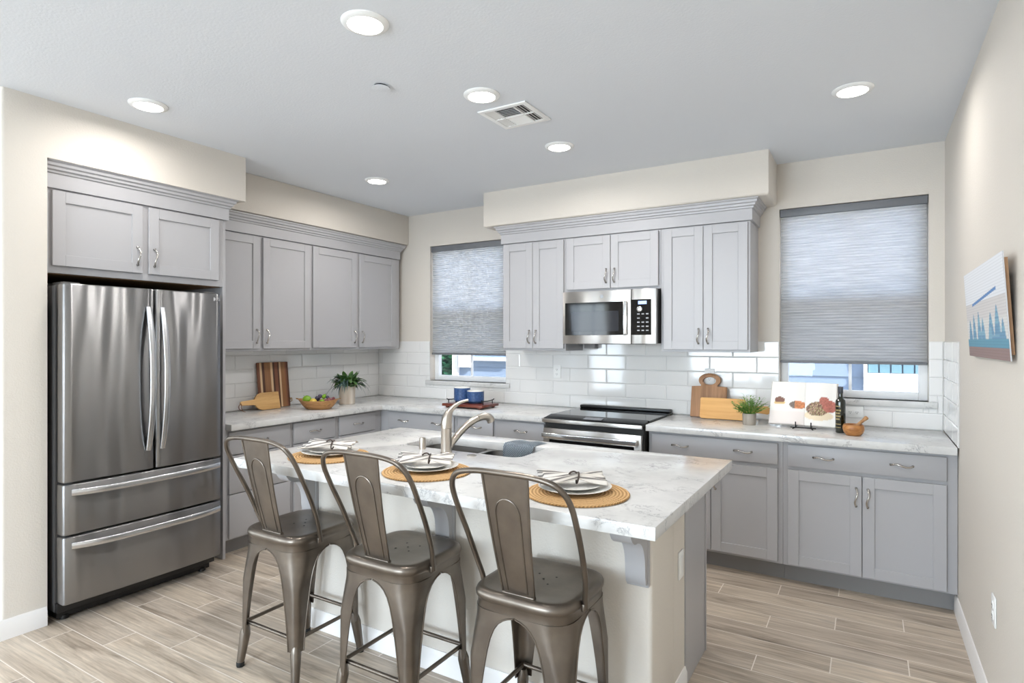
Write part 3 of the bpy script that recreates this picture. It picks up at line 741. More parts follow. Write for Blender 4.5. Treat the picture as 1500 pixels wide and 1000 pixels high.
bm = new(); lathe(bm, [(0.012,0),(0.012,0.0008)], n=24); e = obj('emblem', bm, LOGO, d2); e.rotation_euler = (radians(90),0,0); e.location = (0.826, 0.0098, 1.747)
text('LG', 0.024, (0.855, 0.0096, 1.746), (radians(90),0,0), LOGO, d2)

# ------------------------------------------------------------------ microwave
r = thing('microwave', 'stainless over-the-range microwave under the short wall cabinet', 'microwave', (2.353, -0.425, 1.459))
MW = 0.748
bm = new(); box(bm, 0, MW, 0.042, 0.415, 0.004, 0.402, 0.003, 1); obj('body', bm, DARK, r)
bm = new(); box(bm, 0.0, 0.557, 0, 0.041, 0.0, 0.402, 0.004); dm = obj('door', bm, STEELX, r)
bm = new(); box(bm, 0.022, 0.500, -0.0015, 0.002, 0.066, 0.316, 0.001, 1); obj('window', bm, GLASSB, dm)
bm = new(); box(bm, 0.075, 0.462, -0.0022, -0.0005, 0.095, 0.248, 0.0005, 1); obj('window_screen', bm, M('tinted_window', srgb(44,46,52), 0.06, IOR=1.35).m, dm)
bm = new(); box(bm, 0.500, 0.534, -0.024, -0.002, 0.064, 0.318, 0.008, 3); obj('handle', bm, CHROME, dm)
bm = new(); lathe(bm, [(0.014,0),(0.014,0.001)], n=24); e = obj('emblem', bm, M('gray_emblem', srgb(150,152,155), 0.4, 0.5).m, dm); e.rotation_euler = (radians(90),0,0); e.location = (0.327, -0.0002, 0.358)
bm = new(); box(bm, 0.559, MW, 0, 0.041, 0.0, 0.402, 0.004); cp = obj('control_housing', bm, STEELX, r)
bm = new(); box(bm, 0.559, 0.710, -0.0015, 0.002, 0.066, 0.326, 0.001, 1); obj('control_panel', bm, GLASSB, cp)
bm = new(); box(bm, 0.612, 0.676, -0.0022, -0.001, 0.290, 0.314); obj('display', bm, SCREEN_DISPLAY, cp)
bm = new()
for j in range(5):
    for i in range(3):
        if j == 3 and i == 1: continue
        box(bm, 0.605+i*0.033, 0.624+i*0.033, -0.0022, -0.001, 0.095+j*0.030, 0.103+j*0.030)
obj('button_marks', bm, M('gray_print', srgb(170,172,176), 0.5).m, cp)
bm = new(); lathe(bm, [(0.021,0.0),(0.021,0.008),(0.018,0.010)], n=24); e = obj('dial', bm, CHROME, cp); e.rotation_euler = (radians(90),0,0); e.location = (0.624, -0.001, 0.255)
bm = new(); box(bm, 0.10, 0.62, 0.06, 0.37, -0.004, 0.004); obj('grease_filter', bm, BLACK, r)
bm = new(); box(bm, 0.030, 0.125, 0.340, 0.412, -0.040, 0.003, 0.003); obj('wiring_box', bm, CABD, r)

# ------------------------------------------------------------------ range
r = thing('range', 'slide-in stainless electric range with a black glass cooktop', 'range', (2.343, -0.735, 0))
RW = 0.757
bm = new(); box(bm, 0, RW, 0.035, 0.70, 0.03, 0.895, 0.002, 1); obj('body', bm, DARK, r)
bm = new(); box(bm, -0.006, RW+0.006, 0.135, 0.715, 0.9145, 0.926, 0.002, 1); obj('cooktop', bm, GLASSB, r)
bm = new(); prism(bm, [(0.0,0.896),(0.135,0.896),(0.135,0.930),(0.006,0.911),(0.0,0.908)], 'x', 0.0, RW); obj('control_panel', bm, M('black_control_glass', srgb(30,30,32), 0.18).m, r)
bm = new(); box(bm, 0.30, 0.44, 0.0, 0.055, 0.0, 0.0012); e = obj('display', bm, M('gray_display', srgb(120,122,128), 0.2).m, r); e.location = (0, 0.045, 0.9175); e.rotation_euler = (radians(8.4), 0, 0)
bm = new(); box(bm, -0.002, RW+0.002, -0.014, -0.0005, 0.884, 0.910, 0.003); obj('front_trim', bm, STEELX, r)
bm = new(); box(bm, 0.0, RW, 0.655, 0.720, 0.9265, 0.950, 0.006); obj('rear_vent', bm, BLACK, r)
bm = new(); box(bm, 0.004, RW-0.004, -0.005, 0.033, 0.215, 0.842, 0.004); od = obj('oven_door', bm, STEELX, r)
bm = new(); box(bm, 0.055, RW-0.055, -0.0075, -0.003, 0.33, 0.762, 0.001, 1); obj('window', bm, GLASSB, od)
bm = new(); box(bm, 0.018, RW-0.018, -0.066, -0.046, 0.777, 0.815, 0.007, 3); box(bm, 0.025, 0.055, -0.05, -0.004, 0.782, 0.810, 0.003); box(bm, RW-0.055, RW-0.025, -0.05, -0.004, 0.782, 0.810, 0.003); obj('handle', bm, CHROME, od)
bm = new(); box(bm, 0.004, RW-0.004, -0.005, 0.033, 0.05, 0.205, 0.004); obj('storage_drawer', bm, STEELX, r)
bm = new()
for x in (0.06, RW-0.06):
    for y in (0.08, 0.62): lathe(bm, [(0.016,0),(0.016,0.03)], (x,y,0), 12)
obj('feet', bm, BLACK, r)

# ------------------------------------------------------------------ bar stools
def sq(h, r, z, n=4.6, k=48):
    out = []
    for i in range(k):
        t = 2*pi*(i+0.5)/k; c, s = cos(t), sin(t)
        out.append((math.copysign(abs(c)**(2/n), c)*h, math.copysign(abs(s)**(2/n), s)*h, z))
    return out
def make_stool(label, x, y):
    r = thing('bar_stool', label, 'bar stool', (x, y, 0), 0, 'gunmetal counter stools at the island')
    bm = new()
    loft(bm, [sq(0.02,0,0.628,2), sq(0.10,0,0.629,3), sq(0.150,0,0.632), sq(0.168,0,0.636), sq(0.180,0,0.6355), sq(0.188,0,0.630), sq(0.1925,0,0.620), sq(0.1925,0,0.608), sq(0.1890,0,0.602), sq(0.1872,0,0.598), sq(0.1872,0,0.570), sq(0.182,0,0.570), sq(0.182,0,0.600), sq(0.165,0,0.615), sq(0.02,0,0.615,2)], True, True)
    for (a, b) in ((0,0),(0.035,0.035),(-0.035,0.035),(0.035,-0.035),(-0.035,-0.035)): lathe(bm, [(0.004,0.0),(0.0035,0.0006)], (a, b+0.02, 0.6288), 10, True, True, 1)
    obj('seat', bm, [GUN, DARK], r, smooth=50)
    levels = [(0.572,0.0),(0.566,0.004),(0.560,0.026),(0.552,0.043),(0.538,0.062),(0.515,0.079),(0.48,0.094),(0.44,0.105),(0.40,0.113),(0.35,0.122),(0.30,0.130),(0.25,0.137),(0.20,0.143),(0.155,0.147)]
    for sx, sy in ((-1,-1),(1,-1),(1,1),(-1,1)):
        bm = new(); rows = []; e0 = []; e1 = []
        for z, o in levels:
            c = 0.1876+(0.60-z)*0.008; rr = min(0.034+0.052*max(0,min(1,(z-0.40)/0.14)), (c-o)*0.85); row = []
            w0 = o
            row.append((w0, c)); m = 4
            for i in range(1, m+1): row.append((w0+(c-rr-w0)*i/m, c))
            for i in range(1, 6):
                t = radians(90-90*i/6); row.append((c-rr+rr*cos(t), c-rr+rr*sin(t)))
            for i in range(m+1): row.append((c, (c-rr)+(w0-(c-rr))*i/m))
            rows.append([(sx*p, sy*q, z) for p, q in row]); e0.append(rows[-1][0]); e1.append(rows[-1][-1])
        loft(bm, rows, False, False, False)
        bmesh.ops.recalc_face_normals(bm, faces=bm.faces)
        bmesh.ops.solidify(bm, geom=bm.faces[:], thickness=0.003)
        tube(bm, e0[1:], 0.0034, 6); tube(bm, e1[1:], 0.0034, 6)
        lg = obj('leg', bm, GUN, r, smooth=55)
        bm = new(); c0 = 0.1876+(0.60-0.19)*0.008-0.023; c1 = 0.187
        P = [(sx*(c0+(c1-c0)*t), sy*(c0+(c1-c0)*t), 0.19-0.172*t) for t in (0,0.12,0.25,1)]
        tube(bm, P, [0.013,0.019,0.0235,0.0165], 14); obj('leg_sleeve', bm, GUN, lg, smooth=50)
        bm = new(); lathe(bm, [(0.017,0.0),(0.018,0.004),(0.0178,0.020),(0.0165,0.0215)], (sx*c1, sy*c1, 0), 14); obj('rubber_foot', bm, RUBBER, lg)
    q = 0.170
    for a, b in (((-q,-q),(q,-q)),((q,-q),(q,q)),((q,q),(-q,q)),((-q,q),(-q,-q))):
        bm = new(); d = 0.0
        tube(bm, [(a[0],a[1],0.205),(a[0]*0.97+b[0]*0.03,a[1]*0.97+b[1]*0.03,0.203),(b[0]*0.97+a[0]*0.03,b[1]*0.97+a[1]*0.03,0.203),(b[0],b[1],0.205)], 0.0085, 10); obj('footrest_bar', bm, GUN, r)
    half = [(0.199,-0.062,0.600),(0.203,-0.072,0.640),(0.213,-0.092,0.700),(0.221,-0.135,0.800),(0.226,-0.185,0.900),(0.224,-0.222,0.975),(0.207,-0.243,1.020),(0.172,-0.254,1.046),(0.10,-0.2575,1.058)]
    path = smooth_path(half+[(0,-0.259,1.060)]+[(-a,b,c) for a, b, c in half[::-1]], 4)
    bm = new(); tube(bm, path, 0.0098, 12)
    for s in (-1, 1): box(bm, s*0.190, s*0.204, -0.078, -0.048, 0.592, 0.618, 0.003)
    obj('back_loop', bm, GUN, r, smooth=50)
    # splat with folded edges and an embossed arch
    def splat(u, t, off=0.0):
        hw = 0.060+0.026*t; y = -0.160-0.094*t-0.012*sin(pi*t)*0.5; return (u*hw, y-off+0.004*u*u, 0.633+0.424*t)
    bm = new(); rows = [[splat(-1+2*i/10, j/16) for i in range(11)] for j in range(17)]
    loft(bm, rows, False, False, False); bmesh.ops.recalc_face_normals(bm, faces=bm.faces); bmesh.ops.solidify(bm, geom=bm.faces[:], thickness=0.0025)
    for s in (-1, 1): tube(bm, [splat(s, j/16) for j in range(17)], 0.0042, 8)
    arch = [(-0.62,0.03),(-0.62,0.3),(-0.62,0.55)]+[(-0.60*cos(radians(a)), 0.66+0.14*sin(radians(a))) for a in range(0,181,15)]+[(0.62,0.55),(0.62,0.3),(0.62,0.03)]
    for off in (0.0008, -0.002): tube(bm, [splat(u, t, off) for u, t in arch], 0.0026, 6)
    box(bm, -0.062, 0.062, -0.166, -0.146, 0.630, 0.640, 0.003)
    obj('back_splat', bm, GUN, r, smooth=50)
    return r
SY = -2.746
stool = make_stool('gunmetal metal bar stool nearest the refrigerator', 2.137, SY)
for lab, x in (('gunmetal metal bar stool in the middle of the row of three', 2.770), ('gunmetal metal bar stool at the outlet end of the island', 3.405)):
    c = copy_tree(stool); c.location = (x, SY-0.004, 0); c['label'] = lab

# ------------------------------------------------------------------ place settings
def set_col(o, cols):
    ca = o.data.color_attributes.new('Col', 'FLOAT_COLOR', 'POINT')
    for i, c in enumerate(cols): ca.data[i].color = c
def make_mat():
    bm = new(); prof = [(0.004,0.001)]
    lathe(bm, [(0.187,0.0),(0.192,0.002),(0.193,0.005),(0.190,0.008),(0.182,0.008),(0.02,0.0075)], n=72); return bm
def make_plate(rad, h):
    bm = new(); lathe(bm, [(rad*0.60,0.0),(rad*0.64,0.002),(rad*0.80,h*0.45),(rad*0.985,h*0.9),(rad,h),(rad*0.97,h+0.0005),(rad*0.78,h*0.62),(rad*0.62,h*0.45),(rad*0.10,h*0.42)], n=56); return bm
def make_napkin():
    """striped cloth pinched by a dark ring, fanned at both ends"""
    bm = new(); cols = []; nu, nv = 30, 24; rows = []
    for i in range(nu+1):
        t = i/nu; x = -0.135+0.250*t; d = abs(x-0.012)/0.135; row = []
        w = 0.014+0.078*min(1, d)**0.8
        for j in range(nv+1):
            s = -1+2*j/nv
            z = 0.012 + 0.014*(1-min(1, d)) + 0.007*sin(s*9+x*20)*(0.5+0.5*d) + 0.012*(1-s*s)*(1-0.3*d) + 0.022*max(0, s)*d
            y = s*w + 0.010*sin(x*14) + (0.018*d if x < 0 else -0.010*d)
            row.append((x, y, z))
            st = abs(((s*3.6+0.3) % 1.0)-0.5) < 0.17
            c = srgb(70,64,64) if st else srgb(226,220,212)
            if t < 0.10: c = srgb(48,46,48) if (j % 2) else srgb(214,210,204)
            cols.append(c)
        rows.append(row)
    loft(bm, rows, False, False, False)
    return bm, cols
def place_set(x, y, names, first=None):
    out = []
    if first is None:
        o = obj('placemat', make_mat(), JUTE); out.append(o)
        o = obj('dinner_plate', make_plate(0.138, 0.016), CERAM, smooth=60); out.append(o)
        o = obj('salad_plate', make_plate(0.104, 0.014), CERAM, smooth=60); out.append(o)
        bm, cols = make_napkin(); root = thing('napkin', '', 'napkin')
        c = obj('cloth', bm, NAPKIN, root, smooth=80, recalc=False); set_col(c, cols)
        sm = c.modifiers.new('thickness', 'SOLIDIFY'); sm.thickness = 0.003
        bm = new(); tube(bm, [(0.012+0.004*sin(2*pi*i/20), 0.020*cos(2*pi*i/20), 0.026+0.020*sin(2*pi*i/20)) for i in range(20)], 0.0034, 8, closed=True)
        tube(bm, smooth_path([(0.010,-0.002,0.045),(0.000,0.004,0.049),(-0.012,0.003,0.047),(-0.020,-0.004,0.042)], 4), 0.0036, 8)
        obj('ring', bm, NRING, root)
        out.append(root)
    else: out = [copy_tree(o) for o in first]
    px, py = x-0.024, y+0.030
    pos = [(x, y, CT), (px, py, CT+0.0082), (px-0.004, py+0.004, CT+0.0158), (px-0.004, py+0.004, CT+0.0235)]
    cats = ['place mat', 'plate', 'plate', 'napkin']; gr = ['woven place mats', 'large white plates', 'small white plates', 'striped napkins']
    for o, p, c, g, l in zip(out, pos, cats, gr, names): o.location = p; tag(o, l, c, g)
    return out
def names(w): return ['round woven jute place mat ' + w, 'larger white plate lying on the jute mat ' + w, 'smaller white plate stacked on a larger plate ' + w, 'striped napkin tied with dark twine on the plates ' + w]
ps = place_set(2.130, -2.575, names('at the refrigerator end of the island'))
ps2 = place_set(2.765, -2.600, names('between faucet and middle stool'), ps)
ps3 = place_set(3.478, -2.600, names('at the outlet end of the island'), ps)
for q, a in ((ps, 24), (ps2, 30), (ps3, 33)): q[3].rotation_euler = (0, 0, radians(a))

# ------------------------------------------------------------------ left counter props
r = thing('striped_cutting_board', 'large cutting board of dark and pale wood strips leaning on the tile', 'cutting board', (0.062, -1.322, CT))
r.rotation_euler = (0, radians(-6.2), 0)
bm = new(); box(bm, 0, 0.022, -0.15, 0.15, 0.0, 0.385, 0.003); obj('board', bm, STRIPS, r)
bm = new(); tube(bm, [(0.026+0.0, 0.152, 0.05+0.0)]+[(0.0225+0.016*sin(2*pi*i/12), 0.156, 0.055+0.018*cos(2*pi*i/12)) for i in range(1,12)], 0.003, 6, closed=True); obj('ring_handle', bm, GOLD, r)
r = thing('paddle_board', 'pale bamboo paddle board with a leather cord leaning on the striped board', 'cutting board', (0.150, -1.452, CT))
r.rotation_euler = (0, radians(-13), 0)
poly = [(0.115,0.0),(0.115,0.142),(-0.055,0.142),(-0.085,0.132),(-0.108,0.110),(-0.116,0.090),(-0.235,0.086),(-0.245,0.078),(-0.245,0.060),(-0.235,0.052),(-0.116,0.048),(-0.106,0.028),(-0.085,0.010),(-0.055,0.0)]
bm = new(); prism(bm, poly, 'x', 0.0, 0.016, 0.002); obj('board', bm, PADDLEW, r)
bm = new(); tube(bm, smooth_path([(0.008,-0.238,0.070),(0.022,-0.245,0.060),(0.026,-0.252,0.030),(0.030,-0.245,0.005),(0.034,-0.228,-0.002)], 5), 0.0026, 6); tube(bm, smooth_path([(0.008,-0.238,0.070),(-0.004,-0.25,0.055),(0.004,-0.258,0.030),(0.022,-0.250,0.010)], 5), 0.0026, 6); obj('leather_cord', bm, LEATHER, r)
# boat-shaped bowl with fruit
BX, BY, BA = 0.485, -1.215, radians(31)
r = thing('fruit_bowl', 'boat-shaped wooden bowl full of fruit on the counter', 'bowl', (BX, BY, CT), BA)
bm = new(); rings = []
def oval(a, b, z, rise, n=40): return [(a*cos(2*pi*i/n), b*sin(2*pi*i/n), z+rise*abs(cos(2*pi*i/n))**4) for i in range(n)]
for a, b, z, q in ((0.085,0.055,0.0,0),(0.100,0.065,0.004,0),(0.130,0.085,0.030,0.003),(0.155,0.100,0.060,0.010),(0.168,0.106,0.074,0.014),(0.160,0.100,0.0745,0.014),(0.145,0.092,0.055,0.008),(0.110,0.070,0.020,0.0),(0.03,0.03,0.012,0)): rings.append(oval(a, b, z, q))
loft(bm, rings, True, True); obj('shell', bm, BOWLW, r, smooth=60)
for s in (-1, 1):
    bm = new(); tube(bm, [(s*(0.168+0.018*sin(pi*i/8)), -0.016+0.032*i/8, 0.084+0.006*sin(pi*i/8)) for i in range(9)], 0.003, 6); obj('loop_handle', bm, GOLD, r)
def fruit(name, label, cat, x, y, z, rad, mat, sc=(1,1,1), stem=False, group=None):
    bm = new(); bmesh.ops.create_uvsphere(bm, u_segments=20, v_segments=14, radius=rad)
    for v in bm.verts: v.co = Vector((v.co.x*sc[0], v.co.y*sc[1], v.co.z*sc[2]*(1+0.08*(v.co.z/rad))))
    if stem: tube(bm, [(0,0,rad*sc[2]*0.95),(0.002,0,rad*sc[2]*1.0+0.012)], 0.0018, 6)
    o = tag(obj(name, bm, mat), label, cat, group)
    c, s = cos(BA), sin(BA); o.location = (BX+c*x-s*y, BY+s*x+c*y, CT+z); o.rotation_euler = (0.3, 0.5, x*20); return o
fruit('lime', 'green lime at the cutting-board end of the fruit bowl', 'lime', -0.092, -0.010, 0.078, 0.034, LIME, (1.1,1,1), True)
fruit('lime', 'green lime wedged between the pear and the dark plums', 'lime', 0.044, -0.046, 0.064, 0.022, LIME)
fruit('pear', 'yellow pear lying near the front of the fruit bowl', 'pear', -0.030, -0.040, 0.062, 0.030, LEMON, (1.25,1,0.9))
fruit('plum', 'dark plum behind the yellow pear in the bowl', 'plum', -0.016, 0.024, 0.084, 0.022, FIG)
fruit('plum', 'dark plum topmost in the middle of the fruit bowl', 'plum', 0.014, -0.004, 0.108, 0.017, FIG)
fruit('fig', 'green fig with a stem rising above the dark plums', 'fig', 0.046, 0.000, 0.104, 0.017, LIME, (1,1,1.25), True)
fruit('plum', 'dark plum beside the green fig toward the plant', 'plum', 0.074, 0.004, 0.098, 0.013, FIG)
for i, (x, y, z) in enumerate([(0.075,-0.036,0.074),(0.093,-0.020,0.082),(0.110,-0.008,0.080),(0.098,-0.034,0.070),(0.080,0.022,0.080),(0.120,0.012,0.084)]):
    fruit('red_grape', 'dark red grape heaped at the plant end of the fruit bowl', 'grape', x, y, z, 0.0145, GRAPE, (1,1,1.1), False, 'red grapes')
def leaf(bm, p, d, L, w, droop, up=Vector((0,0,1)), n=6, mi=0):
    d = Vector(d).normalized(); side = d.cross(up)
    side = side.normalized() if side.length > 1e-4 else Vector((1,0,0))
    pts = []; P = Vector(p); q = Vector(d)
    rows = []
    for i in range(n+1):
        t = i/n; ww = w*sin(pi*min(1, 0.12+0.88*t))**0.8 if t < 1 else 0.0005
        c = P; rows.append([c-side*ww*0.5, c+Vector((0,0,-ww*0.12)), c+side*ww*0.5])
        q = (q+Vector((0,0,-droop/n))).normalized(); P = P+q*(L/n)
    loft(bm, rows, False, False, False, mi)
# leafy plant
r = thing('potted_plant', 'leafy green plant in a whitewashed wooden pot near the inner corner', 'potted plant', (0.37, -0.79, CT))
bm = new(); lathe(bm, [(0.066,0.0),(0.070,0.003),(0.073,0.160),(0.071,0.163),(0.064,0.163),(0.063,0.145),(0.01,0.145)], n=40); obj('pot', bm, POTW, r, smooth=50)
bm = new(); rnd = random.Random(4)
for i in range(120):
    a = rnd.uniform(0, 2*pi); e = rnd.uniform(0.0, 1.35); b = rnd.uniform(0.01, 0.06)
    d = (cos(a)*cos(e), sin(a)*cos(e), sin(e)); h = rnd.uniform(0.0, 0.075)
    p = (cos(a)*b+d[0]*0.035, sin(a)*b+d[1]*0.035, 0.155+h)
    leaf(bm, p, d, rnd.uniform(0.055, 0.095), rnd.uniform(0.034, 0.056), rnd.uniform(0.5, 1.5))
obj('foliage', bm, LEAFA, r, smooth=60, recalc=False)
bm = new()
for i in range(22):
    a = rnd.uniform(0, 2*pi); e = rnd.uniform(0.3, 0.9); d = (cos(a)*cos(e), sin(a)*cos(e), sin(e))
    leaf(bm, (cos(a)*0.03, sin(a)*0.03, 0.17+rnd.uniform(0,0.05)), d, rnd.uniform(0.17, 0.26), 0.014, rnd.uniform(1.5, 2.6), n=9)
obj('grass_blades', bm, LEAFD, r, smooth=60, recalc=False)
# tray with two blue cups
TX, TY = 1.492, -0.455
r = thing('serving_tray', 'dark red wooden tray with black iron handles below the narrow window', 'tray', (TX, TY, CT))
bm = new(); box(bm, -0.205, 0.205, -0.130, 0.130, 0.014, 0.036, 0.003); obj('tray_board', bm, TRAYW, r)
bm = new()
for sx in (-1,1):
    for sy in (-1,1): box(bm, sx*0.165-0.012, sx*0.165+0.012, sy*0.10-0.012, sy*0.10+0.012, 0, 0.0135, 0.002)
obj('tray_feet', bm, TRAYW, r)
for s in (-1, 1):
    bm = new(); x = s*0.178
    tube(bm, [(x,-0.07,0.036),(x,-0.07,0.066)], 0.004, 8); tube(bm, [(x,0.07,0.036),(x,0.07,0.066)], 0.004, 8)
    tube(bm, smooth_path([(x,-0.092,0.072),(x,-0.07,0.066),(x,0,0.063),(x,0.07,0.066),(x,0.092,0.072)], 4), 0.0042, 8)
    for y in (-0.092, 0.092): lathe(bm, [(0.001,-0.006),(0.006,0),(0.001,0.006)], (x, y, 0.072), 10)
    obj('iron_handle', bm, IRON, r)
def cup(x, y, rad, h, label):
    r = thing('blue_cup', label, 'cup', (x, y, CT+0.0362), 0, 'blue ribbed cups on the tray')
    bm = new(); lathe(bm, [(rad*0.82,0.012),(rad*0.98,0.020),(rad,0.03),(rad,h-0.006)], n=40, cap0=False, cap1=False); obj('glazed_wall', bm, BLUEC, r)
    bm = new(); lathe(bm, [(rad*0.80,0.0),(rad*0.88,0.006),(rad*0.82,0.012)], n=40); obj('base_ring', bm, BLUED, r)
    bm = new(); lathe(bm, [(rad,h-0.006),(rad*0.995,h),(rad*0.93,h),(rad*0.90,h-0.02),(rad*0.1,h-0.021)], n=40, cap0=False); obj('rim', bm, CERAM, r)
cup(1.392, -0.435, 0.071, 0.132, 'taller blue ribbed cup with a white rim on the red tray')
cup(1.536, -0.440, 0.073, 0.108, 'shorter blue ribbed cup with a white rim on the red tray')

# ------------------------------------------------------------------ right counter props
r = thing('arched_cutting_board', 'brown wooden cutting board with a round ring handle leaning on the tile', 'cutting board', (3.388, -0.095, CT))
r.rotation_euler = (radians(-13), 0, 0)
hole = [(0.047*cos(2*pi*i/28), 0.272+0.030*sin(2*pi*i/28)) for i in range(28)]
outer = [(-0.128,0.0),(0.128,0.0),(0.128,0.228),(0.060,0.232)]+[(0.080*cos(radians(a)), 0.276+0.053*sin(radians(a))) for a in range(-40,221,10)]+[(-0.060,0.232),(-0.128,0.228)]
bm = new(); plate(bm, outer, [hole], 0, 0.018, 0.002)
bmesh.ops.rotate(bm, verts=bm.verts, cent=(0,0,0), matrix=Matrix.Rotation(radians(90), 3, 'X')); obj('board', bm, TALLW, r, smooth=40)
r = thing('maple_paddle_board', 'long honey-colored board with a handle leaning behind the small potted plant', 'cutting board', (3.500, -0.160, CT))
r.rotation_euler = (radians(-13), 0, 0)
poly = [(-0.150,0.006),(-0.155,0.012),(-0.155,0.145),(-0.148,0.152),(0.150,0.152),(0.158,0.145),(0.165,0.115),(0.185,0.100),(0.25,0.108),(0.305,0.110),(0.318,0.100),(0.318,0.062),(0.305,0.054),(0.25,0.060),(0.190,0.058),(0.168,0.040),(0.158,0.0),(-0.145,0.0)]
bm = new(); prism(bm, poly, 'y', -0.018, 0.0, 0.002); obj('board', bm, YELW, r)
r = thing('small_potted_plant', 'small bushy green plant in a gray wooden pot in front of the boards', 'potted plant', (3.714, -0.335, CT))
bm = new(); lathe(bm, [(0.040,0.0),(0.042,0.002),(0.044,0.074),(0.043,0.076),(0.037,0.076),(0.036,0.065),(0.005,0.065)], n=32); obj('pot', bm, POTG, r, smooth=50)
bm = new(); rnd = random.Random(9)
for i in range(75):
    a = rnd.uniform(0, 2*pi); e = rnd.uniform(0.5, 1.5); L = rnd.uniform(0.08, 0.15)*(0.75+0.3*sin(e)); d = Vector((cos(a)*cos(e), sin(a)*cos(e), sin(e)))
    base = Vector((cos(a)*0.02, sin(a)*0.02, 0.068)); tip = base+d*L+Vector((0,0,-0.012))
    tube(bm, [base, (base+tip)/2+Vector((0,0,0.006)), tip], [0.0012,0.001,0.0006], 4)
    for k in range(8):
        t = 0.35+0.65*k/7; p = base.lerp(tip, t); b = a+rnd.uniform(-1.6, 1.6)
        leaf(bm, p, (cos(b), sin(b), rnd.uniform(0.1,1.0)), rnd.uniform(0.020,0.034), rnd.uniform(0.006,0.010), 0.5, n=3)
obj('foliage', bm, LEAFB, r, smooth=60, recalc=False)
# open cookbook on an iron easel
BKX, BKY, TILT = 4.050, -0.345, radians(17)
def page_color(u, v, right):
    white = Vector(srgb(238,234,228)[:3]); rnd_ = random.Random(int(u*60)*97+int(v*60)*13+right)
    def el(cx, cy, a, b): return ((u-cx)/a)**2+((v-cy)/b)**2
    c = white
    if not right:
        if v < 0.30: c = Vector(srgb(236,226,220)[:3])
        if el(0.27,0.50,0.17,0.045) < 1: c = Vector(srgb(216,184,124)[:3])
        if el(0.27,0.565,0.15,0.075) < 1 and v > 0.50: c = Vector(srgb(122,80,66)[:3])
        if el(0.80,0.46,0.24,0.095) < 1:
            c = Vector(srgb(124,108,98)[:3]) if u < 0.72 else Vector(srgb(206,132,88)[:3])
            c = c*(0.7+0.6*rnd_.random())
    else:
        if el(0.45,0.24,0.47,0.11) < 1: c = Vector(srgb(232,214,184)[:3])
        if el(0.40,0.39,0.36,0.16) < 1: c = Vector(rnd_.choice([srgb(96,64,58), srgb(196,168,140), srgb(126,82,66), srgb(150,140,96)])[:3])
        if el(0.80,0.46,0.24,0.14) < 1 or el(0.62,0.58,0.16,0.10) < 1: c = Vector(srgb(176,106,92)[:3])*(0.75+0.5*rnd_.random())
    return (c[0], c[1], c[2], 1)
r = thing('cookbook', 'open cookbook showing food photographs standing on a black easel', 'book', (BKX, BKY, CT+0.020), radians(-3))
til = Matrix.Rotation(-TILT, 3, 'X')
for right in (0, 1):
    bm = new(); cols = []; nu, nv = 44, 44; rows = []; Wp, Hp = 0.205 if not right else 0.180, 0.285
    for j in range(nv+1):
        row = []
        for i in range(nu+1):
            u = i/nu; v = j/nv; x = (u-1)*Wp if not right else u*Wp
            s = abs(x)/Wp; y = -0.010*sin(pi*min(1, s*1.15))**1.0 + 0.004*s
            row.append(til @ Vector((x - 0.012*(1-v)*(0 if right else s), y, v*Hp))); cols.append(page_color(u, v, right))
        rows.append(row)
    loft(bm, rows, False, False, False); o = obj('page_spread', bm, PAGES, r, smooth=80, recalc=False); set_col(o, cols)
    m = o.modifiers.new('thickness', 'SOLIDIFY'); m.thickness = 0.010; m.offset = -1 if True else 1
bm = new()
for x0, x1 in ((-0.212, -0.002), (0.002, 0.188)): box(bm, x0, x1, 0.014, 0.018, -0.003, 0.288, 0.001, 1)
bmesh.ops.rotate(bm, verts=bm.verts, cent=(0,0,0), matrix=til); obj('hard_cover', bm, paint('cover_board', srgb(205,198,190), 0.5), r)
r = thing('book_easel', 'black iron easel holding the open cookbook', 'easel', (BKX, BKY, CT), radians(-3))
bm = new()
for x in (-0.045, 0.045):
    tube(bm, smooth_path([(x*1.3,-0.062,0.003),(x*1.15,-0.050,0.006),(x,-0.040,0.010),(x,-0.020,0.0125),(x,0.030,0.0125)], 4), 0.0035, 8)
    tube(bm, smooth_path([(x,-0.036,0.011),(x,-0.042,0.020),(x,-0.041,0.046)], 4), 0.0035, 8)
tube(bm, [(-0.075,-0.045,0.0095),(0.075,-0.045,0.0095)], 0.0032, 8)
obj('rest_hooks', bm, IRON, r)
bm = new()
tube(bm, [(-0.05,0.028,0.012),(-0.02,0.105,0.24)], 0.0035, 8); tube(bm, [(0.05,0.028,0.012),(0.02,0.105,0.24)], 0.0035, 8); tube(bm, [(-0.021,0.104,0.235),(0.021,0.104,0.235)], 0.0035, 8)
tube(bm, [(0,0.104,0.235),(0,0.175,0.003)], 0.0035, 8); obj('rear_strut', bm, IRON, r)
